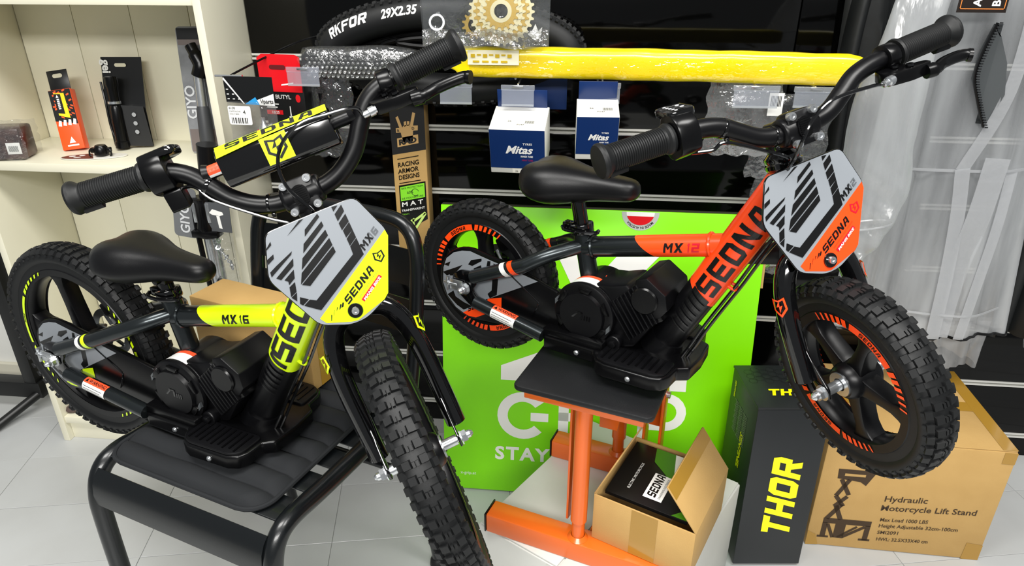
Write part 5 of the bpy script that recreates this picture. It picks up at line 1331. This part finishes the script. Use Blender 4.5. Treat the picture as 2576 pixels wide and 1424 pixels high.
decal('lettering', bowl + [R4(.505, .182, .531, .314), R4(.505, .290, .575, .314), R4(.505, .210, .575, .234)], gp(-.0006), wht, r)
write('lettering', 'STAY', .052, wht, r, FRONT(.138, -.0008, .098), bold=.035, width=.145, space=1.2)
write('lettering', 'x-grip.at', .013, wht, r, FRONT(.045, -.0008, .045), width=.042)
ss_ = []
for k in range(14): ss_.append(q(.476, .774, .476 + .044 * math.cos(PI + PI * k / 14), .774 + .044 * math.sin(PI + PI * k / 14), .476 + .044 * math.cos(PI + PI * (k + 1) / 14), .774 + .044 * math.sin(PI + PI * (k + 1) / 14)))
decal('origin_sticker', ss_, gp(-.0006), M('sticker_silver', '#b9bdb8', .35), r)
decal('origin_sticker', [[(.476 + .033 * math.cos(PI + PI * k / 14), .774 + .031 * math.sin(PI + PI * k / 14)) for k in range(15)]], gp(-.0009), wht, r)
decal('origin_sticker', [[(.476 + .033 * math.cos(PI + .32 + (PI - .64) * k / 14), .774 + .031 * math.sin(PI + .32 + (PI - .64) * k / 14)) for k in range(15)]], gp(-.0012), red, r)
vs, fs = font_mesh('MADE IN AUSTRIA', .0085, .01, 'CENTER')
b = MB(); b.add([(.476 + (.0345 + v.y) * math.cos(-PI / 2 - v.x / .0385), -.0012, .774 + (.0345 + v.y) * math.sin(-PI / 2 - v.x / .0385)) for v in vs], fs); b.build('lettering', MATS['decal_black'], r, smooth=0)
b = MB(); b.bx(.7692, .775, .004, .022, .60, .665); b.build('torn_liner', kraft, r)

# white carton base under the lift stand
wy = -.54
r = thing('white_carton', 'worn white carton lying under the orange lift stand', 'box', (-.181, 1.069, 0), wy)
wc = M('carton_plain_white', '#c9c9c3', .5, mott=.4, mscale=7, hex2='#b9b8b0')
box_part('carton_body', 0, .39, 0, .44, 0, .254, wc, r, .003)
box_part('lid_flap', .004, .192, .003, .437, .2545, .2585, wc, r, .001)
box_part('lid_flap', .196, .386, .003, .437, .2545, .2585, wc, r, .001)
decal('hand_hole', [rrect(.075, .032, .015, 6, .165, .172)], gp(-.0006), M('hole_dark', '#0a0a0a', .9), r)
decal('clear_tape', [R4(.17, .20, .215, .253)], gp(-.0008), M('tape_pale', '#d2d2ca', .15, coat=.4), r)

# orange lift stand
ey = -.314
r = thing('lift_stand', 'orange steel lift stand with a black rubber top carrying the orange bike', 'lift stand', (.056, 1.110, .2588), ey)
so_ = M('stand_orange', '#d8621a', .3, coat=.25, mott=.3, mscale=10, hex2='#cc5814')
for n0, nm in ((-.128, 'front'), (.142, 'rear')):
    xl = -.187 if n0 < 0 else -.150
    b = MB(); b.bx(xl, .195, n0, n0 + .046, 0, .044); bar = b.build('base_bar', so_, r, bevel=.003)
    for x in (xl - .0035, .195): 
        b = MB(); b.bx(x, x + .0035, n0 - .001, n0 + .047, -.0, .045); b.build('end_cap', MATS['satin_black'], bar, bevel=.001)
for x in (.012,):
    b = MB(); b.bx(x, x + .040, -.0815, .1415, .004, .030); b.build('centre_rail', so_, r, bevel=.002)
for n0 in (-.108, .166):
    b = MB(); b.cyl((.0, n0, .0445), (.0, n0, .14), .0125, 22); b.lathe([(.020, .0445), (.0135, .052)], 22, m=T((0, n0, 0))); b.build('inner_post', so_, r)
    b = MB(); b.cyl((.0, n0, .088), (.0, n0, .346), .0155, 24); b.build('outer_post', so_, r)
b = MB(); b.bx(-.108, .108, -.125, .185, .346, .366); b.build('top_frame', so_, r, bevel=.002)
yz = axes((0, 0, 0), (0, 1, 0), (0, 0, 1), (1, 0, 0))
b = MB(); b.prism([(-.088, .060), (-.052, .050), (-.052, .3455), (-.088, .3455)], -.032, -.028, m=yz); b.build('upright_plate', so_, r, bevel=.0006)
xzs = axes((0, 0, 0), (1, 0, 0), (0, 0, 1), (0, -1, 0))
b = MB(); b.prism([(-.020, .175), (.018, .175), (.030, .262), (.072, .272), (.072, .3455), (-.020, .3455)], -.074, -.070, m=xzs); b.build('lift_plate', so_, r, bevel=.0006)
for x in (.060, .094):
    b = MB(); b.bx(x, x + .005, .118, .160, .045, .3455); b.build('upright_plate', so_, r, bevel=.0006)
b = MB(); b.bx(.0655, .0935, .154, .160, .15, .3455); b.build('back_plate', so_, r, bevel=.0006)
b = MB(); b.cyl((.052, .139, .245), (.106, .139, .245), .008, 14); b.build('pivot_pin', MATS['zinc'], r)
b = MB(); b.prism(rrect(.250, .335, .014, 5, 0, .028), .3665, .3775); b.build('rubber_pad', M('pad_rubber', '#101113', .45, bump=.12, bscale=500), r, bevel=.003)

# open cardboard box with the manual
r = thing('open_cardboard_box', 'small open cardboard box standing on the orange lift stand base', 'box', (.049, 1.009, .3035), -.445)
bw2, bd, bh = .193, .200, .106
for nm, a in (('front', (0, bw2, 0, .003)), ('back', (0, bw2, bd - .003, bd)), ('left', (0, .003, .0032, bd - .0032)), ('right', (bw2 - .003, bw2, .0032, bd - .0032))):
    b = MB(); b.bx(*a, 0, bh); b.build('box_wall', kraft, r, bevel=.0006)
b = MB(); b.bx(.0032, bw2 - .0032, .0032, bd - .0032, 0, .003); b.build('box_floor', kraft_in, r)
decal('tape_strip', [R4(.075, .001, .125, bh - .001)], gp(-.0006), tape, r)
def flap(hinge0, hinge1, d, ln, nm='box_flap', mat=kraft):
    h0, h1, d = Vector(hinge0), Vector(hinge1), Vector(d).normalized()
    t = (h1 - h0).normalized(); n = t.cross(d)
    b = MB(); L_ = (h1 - h0).length
    b.bx(.001, L_ - .001, .0006, ln, -.0014, .0014, m=axes(h0, t, d, n)); return b.build(nm, mat, r, bevel=.0006), axes(h0, t, d, n), L_
f1, m1, L1 = flap((bw2, 0, bh), (bw2, bd, bh), (-.61, .0, .79), .098)
decal('tape_strip', [R4(.002, .070, L1 - .002, .0975)], lambda a, b: m1 @ Vector((a, b, -.0020)), tape, r)
decal('tape_strip', [R4(.002, .070, L1 - .002, .0975)], lambda a, b: m1 @ Vector((a, b, .0020)), tape, r)
flap((0, 0, bh), (0, bd, bh), (.39, 0, .92), .10)
flap((bw2, bd, bh), (0, bd, bh), (0, .06, -.998), .095)
r = thing('manual_booklet', 'black and white user manual booklet lying in the open cardboard box', 'booklet', mat=T((.210, .949, .4035)) @ Rm(-.445 + PI / 2, 'Z') @ Rm(-.05, 'Y'))
b = MB(); b.bx(.004, .160, .0, .158, 0, .008); b.build('booklet_block', blackcard, r, bevel=.0008)
tp_ = lambda z: (lambda a, b: (a, b, z))
decal('cover_print', [q(.090, .001, .159, .001, .159, .075, .105, .060)], tp_(.0085), wht, r)
decal('cover_print', [q(.085, .060, .105, .060, .159, .075, .159, .115, .120, .105)], tp_(.0086), M('print_dark_green', '#3f7a12', .4), r)
decal('cover_print', [R4(.024, .056, .092, .092)], tp_(.0088), wht, r)
decal('cover_print', [q(.005, .001, .040, .001, .005, .030)], tp_(.0086), M('print_dark_green', '#3f7a12', .4), r)
decal('lettering', block('SEDNA', .017, .62, .10, .1, .030, .070), tp_(.0091), MATS['decal_black'], r)
write('lettering', 'DRAISIENNE ELECTRIQUE', .0058, MATS['decal_black'], r, T((.030, .061, .0091)), width=.056)
write('lettering', 'ELECTRIC MOTORCYCLE', .0075, wht, r, T((.030, .120, .0088)), width=.075)
decal('badge', shield(.012, .135, .045), tp_(.0090), M('badge_grey', '#6d716e', .4), r)

# black shoe carton with yellow lettering
r = thing('black_tall_carton', 'tall black carton with big yellow lettering standing beside the lift stand carton', 'box', mat=T((.397, 1.252, .003)) @ Rm(.105, 'Z') @ Rm(-.035, 'X'))
bx_m = M('carton_charcoal', '#191c1f', .42, mott=.3, mscale=20, hex2='#15181a')
box_part('carton_body', 0, .157, 0, .175, .004, .438, bx_m, r, .002)
box_part('carton_lid', -.0015, .1585, -.0015, .1765, .4385, .4440, M('carton_black_top', '#15181a', .42), r, .0012)
ny = M('print_yellow', '#f2ee00', .4)
sp_ = axes((.118, -.0008, .085), (0, 0, 1), (-1, 0, 0), (0, -1, 0))
decal('lettering', block('THOR', .066, .74, .10, .30), lambda a, b: sp_ @ Vector((a, b, 0)), ny, r)
decal('lettering', block('THOR', .026, .95, .10, .30, .036, .045), tp_(.4446), ny, r)
sd2 = axes((-.0008, .040, .215), (0, .12, -.99), (0, 1, 0), (-1, 0, 0))
write('lettering', 'SENTINEL', .022, ny, r, axes((-.0009, .075, .330), (0, 0, -1), (0, -1, 0), (-1, 0, 0)), bold=.03, shear=.2)
write('lettering', 'SENTINEL', .010, ny, r, axes((-.0009, .150, .420), (0, 0, -1), (0, -1, 0), (-1, 0, 0)), bold=.03, shear=.2)
decal('small_print', [R4(.050 + .030 * c, .300 + .0052 * k, .074 + .030 * c - .003 * (k % 3), .3025 + .0052 * k) for c in range(3) for k in range(16)], lambda a, b: (-.0009, a, b), M('ink_dim', '#6a7068', .5), r)
decal('side_label', [R4(.060, .055, .085, .130)], lambda a, b: (-.0009, a, b), M('label_grey', '#b8bcb8', .4), r)
hexs = []
for i in range(5):
    for j in range(3):
        cx, cy_ = .022 + .018 * i, .105 + .020 * j + (.010 if i % 2 else 0)
        o_ = [(cx + .0105 * math.cos(k * PI / 3), cy_ + .0105 * math.sin(k * PI / 3)) for k in range(6)]; n__ = [(cx + .0098 * math.cos(k * PI / 3), cy_ + .0098 * math.sin(k * PI / 3)) for k in range(6)]
        hexs += [[o_[k], o_[(k + 1) % 6], n__[(k + 1) % 6], n__[k]] for k in range(6)]
decal('hex_pattern', hexs, tp_(.4445), M('hex_line', '#0a0b0c', .3), r)

# hydraulic stand carton
r = thing('kraft_lift_carton', 'large kraft carton printed for a motorcycle lift stand at the right on the floor', 'box', (.986 - .40 * math.cos(-.026), 1.331 - .40 * math.sin(-.026), 0), -.026)
box_part('carton_body', 0, .40, 0, .33, .001, .322, kraft, r, .004)
box_part('top_flap', .002, .398, .002, .164, .3222, .3252, kraft, r, .001)
box_part('top_flap', .002, .398, .166, .328, .3222, .3252, kraft, r, .001)
tpz = lambda z: (lambda a, b: (a, b, z))
decal('tape_strip', [R4(.001, .146, .399, .184)], tpz(.3258), tape, r)
decal('tape_strip', [R4(.367, .002, .399, .328)], tpz(.3260), tape, r)
decal('tape_strip', [R4(.001, .002, .033, .328)], tpz(.3260), tape, r)
decal('tape_corner', [R4(.372, .290, .399, .321)], gp(-.0008), tape, r)
decal('tape_corner', [q(.360, .001, .399, .001, .399, .048, .362, .052)], gp(-.0008), tape, r)
decal('tape_corner', [q(.001, .001, .030, .004, .020, .035, .001, .045)], gp(-.0008), tape, r)
inkb = M('ink_brown', '#3a2812', .6)
for tx, x, z, sz, wd_ in (('Hydraulic', .152, .155, .0235, .094), ('Motorcycle Lift Stand', .150, .127, .0235, .208), ('Max Load 1000 LBS', .156, .094, .0150, .106), ('Height Adjustable 32cm-100cm', .157, .075, .0150, .175), ('SMI2091', .158, .0545, .0145, .047), ('HWL: 32.5X33X40 cm', .160, .033, .0145, .116)):
    write('lettering', tx, sz, inkb, r, axes((x, -.0008, z), (1, 0, .045), (0, 0, 1), (0, -1, 0)), bold=.012, width=wd_)
ic = [q(.036, .240, .122, .240, .104, .196, .090, .206, .038, .212)]
ic2 = [line2(.048, .21, .072, .165, .010), line2(.066, .21, .044, .160, .010), line2(.044, .160, .066, .130, .010), line2(.070, .160, .046, .128, .010), line2(.062, .135, .036, .088, .011), line2(.050, .130, .068, .088, .011)]
ic3 = [R4(.030, .074, .140, .090), R4(.030, .030, .042, .076), R4(.128, .030, .140, .076), line2(.042, .072, .060, .030, .008), line2(.128, .072, .082, .034, .008), R4(.060, .030, .084, .074), R4(.024, .028, .050, .034), R4(.120, .028, .146, .034), line2(.070, .032, .110, .070, .006)]
for pset in (ic, ic2, ic3): decal('lift_drawing', pset, gp(-.0008), inkb, r)
decal('lift_drawing', [R4(.052, .221, .098, .228)], gp(-.0011), kraft, r)

# ================================================================ chair, cushion and carton on it
cho = thing('metal_chair', 'dark metal slatted chair carrying the yellow bike', 'chair', (-.645, .827, 0), -.3246)
cm = M('chair_metal', '#0e1113', .3, metal=.2, coat=.2, bump=.06, bscale=700)
SH_ = .508
for s in (-1, 1):
    x = s * .2005
    b = MB(); b.tube(spline([(x, -.012, .018), (x, -.012, .20), (x, -.012, .38), (x, -.008, .445), (x, .010, .485), (x, .045, SH_ - .008), (x, .12, SH_ - .012), (x, .26, SH_ - .016), (x, .40, SH_ - .018)], 6), .0165, 16, flat=1.0); b.build('side_rail', cm, cho)
    b = MB(); b.tube(spline([(x, .36, SH_ - .028), (s * .203, .400, .40), (s * .214, .448, .025)], 6), .0125, 14); leg = b.build('rear_leg', cm, cho)
    b = MB(); b.lathe([(.0, 0), (.017, 0), (.020, .006), (.018, .020), (.013, .026)], 18, m=T((s * .214, .449, 0))); b.build('rubber_foot', MATS['rubber'], leg)
    b = MB(); b.lathe([(.0, 0), (.018, 0), (.020, .006), (.018, .020)], 18, m=T((x, -.012, 0))); b.build('rubber_foot', MATS['rubber'], cho)
rows = []
for y, z in ((-.022, .432), (-.022, .452), (-.0185, .472), (-.010, .488), (.000, .497)): rows.append([(-.192, y, z), (.192, y, z)])
b = MB(); b.strip(rows); b.build('front_slat', cm, cho, smooth=60, thick=.004)
yy = .024
for k in range(6):
    b = MB(); b.bx(-.192, .192, yy, yy + .046 + (.006 if k == 0 else 0), SH_ - .005 - .002 * k, SH_ - .001 - .002 * k); b.build('seat_slat', cm, cho, bevel=.0015)
    yy += .067 + (.006 if k == 0 else 0)
tubep = [(-.2005, .398, SH_ - .02), (-.2005, .430, .60), (-.2005, .456, .74), (-.194, .468, .805), (-.172, .476, .842), (-.125, .480, .856), (0, .482, .858)]
b = MB(); b.tube(spline(tubep + [(-x, y, z) for x, y, z in tubep[::-1][1:]], 6), .0150, 16); b.build('back_frame', cm, cho)
for z0, z1, y0, y1 in ((.728, .800, .454, .466), (.632, .700, .434, .450)):
    b = MB(); rows = [[(x_, y_ + .016 * (1 - (x_ / .194) ** 2), z_) for x_ in (-.194, -.13, -.065, 0, .065, .13, .194)] for y_, z_ in ((y0, z0), (y1, z1))]
    b.strip(rows); b.build('back_slat', cm, cho, smooth=60, thick=.003)
b = MB(); b.cyl((-.200, .405, .30), (.200, .405, .30), .009, 12); b.build('stretcher', cm, cho)
cu = thing('seat_cushion', 'thin black quilted cushion lying on the metal chair under the bike', 'cushion', (-.634, .8235, SH_), -.3246)
cmat = M('cushion_cloth', '#0e1115', .85, bump=.25, bscale=1800)
CW, CY0, CY1, CR, CXO = .177, .014, .385, .045, -.026
rows_t = []; rows_b = []
NY = 130
for i in range(NY + 1):
    y = CY0 + (CY1 - CY0) * i / NY
    e = min(y - CY0, CY1 - y); hw = CW - (CR - math.sqrt(max(0, CR ** 2 - (CR - e) ** 2)) if e < CR else 0)
    ed = min(1, e / .010)
    row = []; rb_ = []
    for j in range(21):
        x = hw * (-1 + 2 * j / 20); ex_ = min(1, (hw - abs(x)) / .012)
        q_ = abs(math.sin(PI * (y - CY0) / .0465))
        z = .003 + (.003 + .015 * q_ ** .55) * min(ed, ex_) ** .5 + .0012 * math.sin(x * 50 + y * 30)
        row.append((x + CXO, y, z)); rb_.append((x + CXO, y, .0006))
    rows_t.append(row); rows_b.append(rb_)
b = MB(); b.strip(rows_t); b.strip(rows_b)
loop_t = rows_t[0] + [rw[-1] for rw in rows_t[1:]] + rows_t[-1][::-1][1:] + [rw[0] for rw in rows_t[::-1][1:-1]]
loop_b = [(p[0], p[1], .0006) for p in loop_t]
b.strip([loop_t, loop_b], closed=True); b.build('quilted_pad', cmat, cu, smooth=70)
b = MB(); b.tube([(p[0], p[1], .006) for p in loop_t] + [(loop_t[0][0], loop_t[0][1], .006)], .0042, 8, cap=False); b.build('piping', cmat, cu)
r = thing('kraft_carton', 'plain kraft carton standing on the chair behind the yellow bike', 'box', (-.790, 1.199, .5345), -.3246)
box_part('carton_body', 0, .300, 0, .094, .0, .150, kraft, r, .003)
decal('tape_strip', [R4(.2995, -.0, .3, .001)], gp(-.0005), tape, r)
decal('tape_strip', [R4(.022, .002, .072, .148)], lambda a, b: (.3006, a, b), M('tape_clear_kraft', '#a97f2c', .15, coat=.4), r)

# ================================================================ raincoats on the right
coat_f = film('raincoat_film', body=.42, gloss=.08, rough=.18, bump=.6, bscale=14, stretch=(1.6, 1.6, .35), bodycol='#dcdfe2', cloud=.55)
coat_w = film('raincoat_welt', body=.50, gloss=.10, rough=.22, bump=.4, bscale=30, bodycol='#cfd1d4')
def coat_body(cx, cy, zt, zb, mat, wt, wb, dt=.045, seed=1, n=96, m=34, lean=0.0):
    """closed garment tube: long soft vertical folds, front and back panels"""
    rg = random.Random(seed); fs_ = [(f_, rg.uniform(0, 6.28), rg.uniform(-1.6, 1.6), a_) for f_, a_ in ((2.0, .010), (3.7, .009), (6.1, .006), (9.3, .0035), (14.7, .0016))]
    rows = []
    for i in range(m + 1):
        t = i / m; z = zt + (zb - zt) * t
        hw = wt + (wb - wt) * t; hd = dt * (.8 + .5 * t)
        row = []
        for j in range(n):
            a = 2 * PI * j / n; ca, sa__ = math.cos(a), math.sin(a)
            xx = math.copysign(abs(ca) ** .9, ca)
            fo = sum(a_ * math.sin(f_ * xx * 3.14 + p_ + w_ * t + (0 if sa__ < 0 else 2.0)) for f_, p_, w_, a_ in fs_) * (.35 + .65 * t)
            row.append((cx + lean * t + hw * xx, cy + hd * sa__ + fo * min(1, abs(sa__) * 1.6), z + .004 * math.sin(7 * xx + seed) * t))
        rows.append(row)
    b = MB(); b.strip(rows, closed=True); return b, rows
rc = thing('clear_raincoat', 'clear plastic raincoat with a zip and white welts hanging at the right', 'raincoat', (.80, 1.58, .50))
Tm = T((-.80, -1.58, -.50))
b, rows = coat_body(.775, 1.575, 1.42, .500, coat_f, .140, .205, .040, 11, lean=.045)
b.build('coat_body', coat_f, rc, smooth=80, m=Tm)
b = MB(); b.tube([(p[0], p[1] - .002, p[2]) for p in rows[-1]] + [rows[-1][0]], .0035, 6, cap=False); b.build('hem_cord', MATS['satin_black'], rc, m=Tm)
b, rws = coat_body(.850, 1.590, .520, .405, coat_f, .150, .085, .036, 5, 48, 8, lean=.05); b.build('inner_lining', coat_f, rc, smooth=80, m=Tm)
# sleeve
sl_path = spline([(.660, 1.530, 1.40), (.630, 1.500, 1.22), (.606, 1.480, 1.08), (.600, 1.472, .96), (.610, 1.470, .87), (.606, 1.470, .78), (.580, 1.470, .71)], 8)
sl_n = len(sl_path)
sl_r = [.036 + .036 * min(1, i / (.45 * sl_n)) - .040 * max(0, (i / sl_n - .62) / .38) for i in range(sl_n)]
b = MB(); b.tube(sl_path, sl_r, 32, cap=False, flat=.42, up=(0, 1, 0))
for i, p in enumerate(b.v):
    k = max(0, min(1, (1.0 - p.z) / .2))
    b.v[i] = p + Vector((.003 * math.sin(p.z * 30 + p.x * 20), .004 * math.sin(p.x * 70 + p.z * 12) + .004 * k * math.sin(p.z * 90 + p.x * 60), 0))
b.build('sleeve', coat_f, rc, smooth=80, m=Tm)
for k_ in (int(sl_n * .30), int(sl_n * .80)):
    cen = sl_path[k_]; b = MB(); b.tube([cen + Vector((math.cos(u) * sl_r[k_] * 1.03, math.sin(u) * sl_r[k_] * .46, .010 * math.cos(u))) for u in [2 * PI * i / 30 for i in range(31)]], .0022, 6, cap=False); b.build('sleeve_seam', coat_w, rc, m=Tm)
# welts, placket and zip on the front
def front_y(x, z):
    i = min(34, max(0, round((1.42 - z) / .92 * 34)))
    return min((p[1] for p in rows[i] if abs(p[0] - x) < .018), default=1.535) - .004
def ribbon(name, pts, w_, mat, off=0.0, parent=rc):
    P = spline([(x, front_y(x, z) - off, z) for x, z in pts], 6)
    rws_ = []
    for i, p in enumerate(P):
        t = (P[min(i + 1, len(P) - 1)] - P[max(i - 1, 0)]).normalized(); s_ = Vector((t.z, 0, -t.x)).normalized() * w_ / 2
        rws_.append([p - s_, p + s_])
    b = MB(); b.strip(rws_); return b.build(name, mat, parent, smooth=60, thick=.0012, m=Tm)
ribbon('front_welt', [(.862, .93), (.856, .80), (.848, .66), (.842, .505)], .050, coat_w)
ribbon('front_welt', [(.905, .90), (.900, .78), (.893, .64), (.886, .505)], .022, coat_w)
ribbon('storm_flap', [(.800, .905), (.815, .80), (.826, .66), (.832, .50)], .030, coat_w, .003)
ribbon('seam_welt', [(.700, .902), (.76, .898), (.82, .900), (.90, .902), (.96, .905)], .006, coat_w)
ribbon('seam_welt', [(.70, .565), (.76, .560), (.82, .562), (.90, .566), (.98, .570)], .005, coat_w)
ribbon('front_welt', [(.850, 1.30), (.852, 1.12), (.838, 1.02), (.800, .90)], .026, coat_w)
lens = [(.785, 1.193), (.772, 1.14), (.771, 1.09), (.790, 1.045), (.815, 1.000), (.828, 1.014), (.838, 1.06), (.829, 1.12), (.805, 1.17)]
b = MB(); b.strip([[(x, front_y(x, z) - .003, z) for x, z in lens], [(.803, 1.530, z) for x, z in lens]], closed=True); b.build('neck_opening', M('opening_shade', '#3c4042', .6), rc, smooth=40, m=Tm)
zp = spline([(.786, 1.518, 1.196), (.774, 1.518, 1.145), (.771, 1.518, 1.095), (.790, 1.518, 1.045), (.814, 1.518, .995)], 10)
b = MB(); b.tube(zp, .0045, 8, flat=.5); b.build('zip_tape', MATS['satin_black'], rc, m=Tm)
b = MB()
for i in range(0, len(zp)):
    b.box(tuple(zp[i] + Vector((.005, -.003, 0))), (.005, .003, .0022))
b.build('zip_teeth', M('zip_teeth', '#1b1c1e', .3), rc, smooth=0, m=Tm)['kind'] = 'stuff'
r = thing('hang_tag', 'black hang tag with an orange border pinned to the clear raincoat', 'tag', (.735, 1.490, 1.216))
b = MB(); b.prism(R4(-.044, 0, .044, .075), 0, .0016, m=axes((0, 0, 0), (1, 0, 0), (0, 0, 1), (0, -1, 0))); b.build('tag_card', M('tag_black', '#1c1410', .35), r)
decal('border_line', [R4(-.040, .006, .040, .0075), R4(-.040, .006, -.0385, .072), R4(.0385, .006, .040, .072)], gp(-.0022), M('border_orange', '#e8833a', .4), r)
write('lettering', 'A', .020, white, r, axes((-.004, -.0024, .011), (0, 0, 1), (-1, 0, 0), (0, -1, 0)), bold=.03); write('lettering', 'B', .020, white, r, axes((.030, -.0024, .011), (0, 0, 1), (-1, 0, 0), (0, -1, 0)), bold=.03)
# dark garments behind, and the next coat
dk = M('dark_cloth', '#080b0c', .5, bump=.4, bscale=25)
r = thing('dark_jacket', 'dark jacket hanging behind the clear raincoat sleeve', 'jacket', (.66, 1.66, .62))
b, _ = coat_body(.640, 1.680, 1.42, .60, dk, .10, .13, .018, 3, 48, 18, lean=.06); b.build('jacket_body', dk, r, smooth=80, m=T((-.66, -1.66, -.62)))
b = MB(); b.tube(spline([(.585, 1.670, 1.35), (.572, 1.668, 1.15), (.577, 1.668, .90), (.60, 1.668, .72)], 8), .036, 16, flat=.5); b.build('jacket_sleeve', dk, r, smooth=80, m=T((-.66, -1.66, -.62)))
r = thing('dark_jacket', 'dark jacket hanging to the right of the clear raincoat', 'jacket', (1.10, 1.66, .46))
b, _ = coat_body(1.085, 1.680, 1.42, .445, dk, .085, .075, .020, 2, 48, 20); b.build('jacket_body', dk, r, smooth=80, m=T((-1.10, -1.66, -.46)))
r = thing('pale_raincoat', 'second pale raincoat at the right edge of the picture', 'raincoat', (1.22, 1.60, .45))
b, _ = coat_body(1.225, 1.600, 1.42, .440, coat_f, .11, .125, .040, 7, 48, 20); b.build('coat_body', coat_f, r, smooth=80, m=T((-1.22, -1.60, -.45)))
r = thing('garment_rail', 'black garment rail above the raincoats', 'rail', (.95, 1.62, 1.45))
b = MB(); b.cyl((-.40, 0, 0), (.50, 0, 0), .0125, 16); b.build('rail_tube', chrome, r)
for x in (-.38, .48):
    b = MB(); b.cyl((x, 0, 0), (x, .107, 0), .009, 12); b.build('rail_arm', chrome, r)
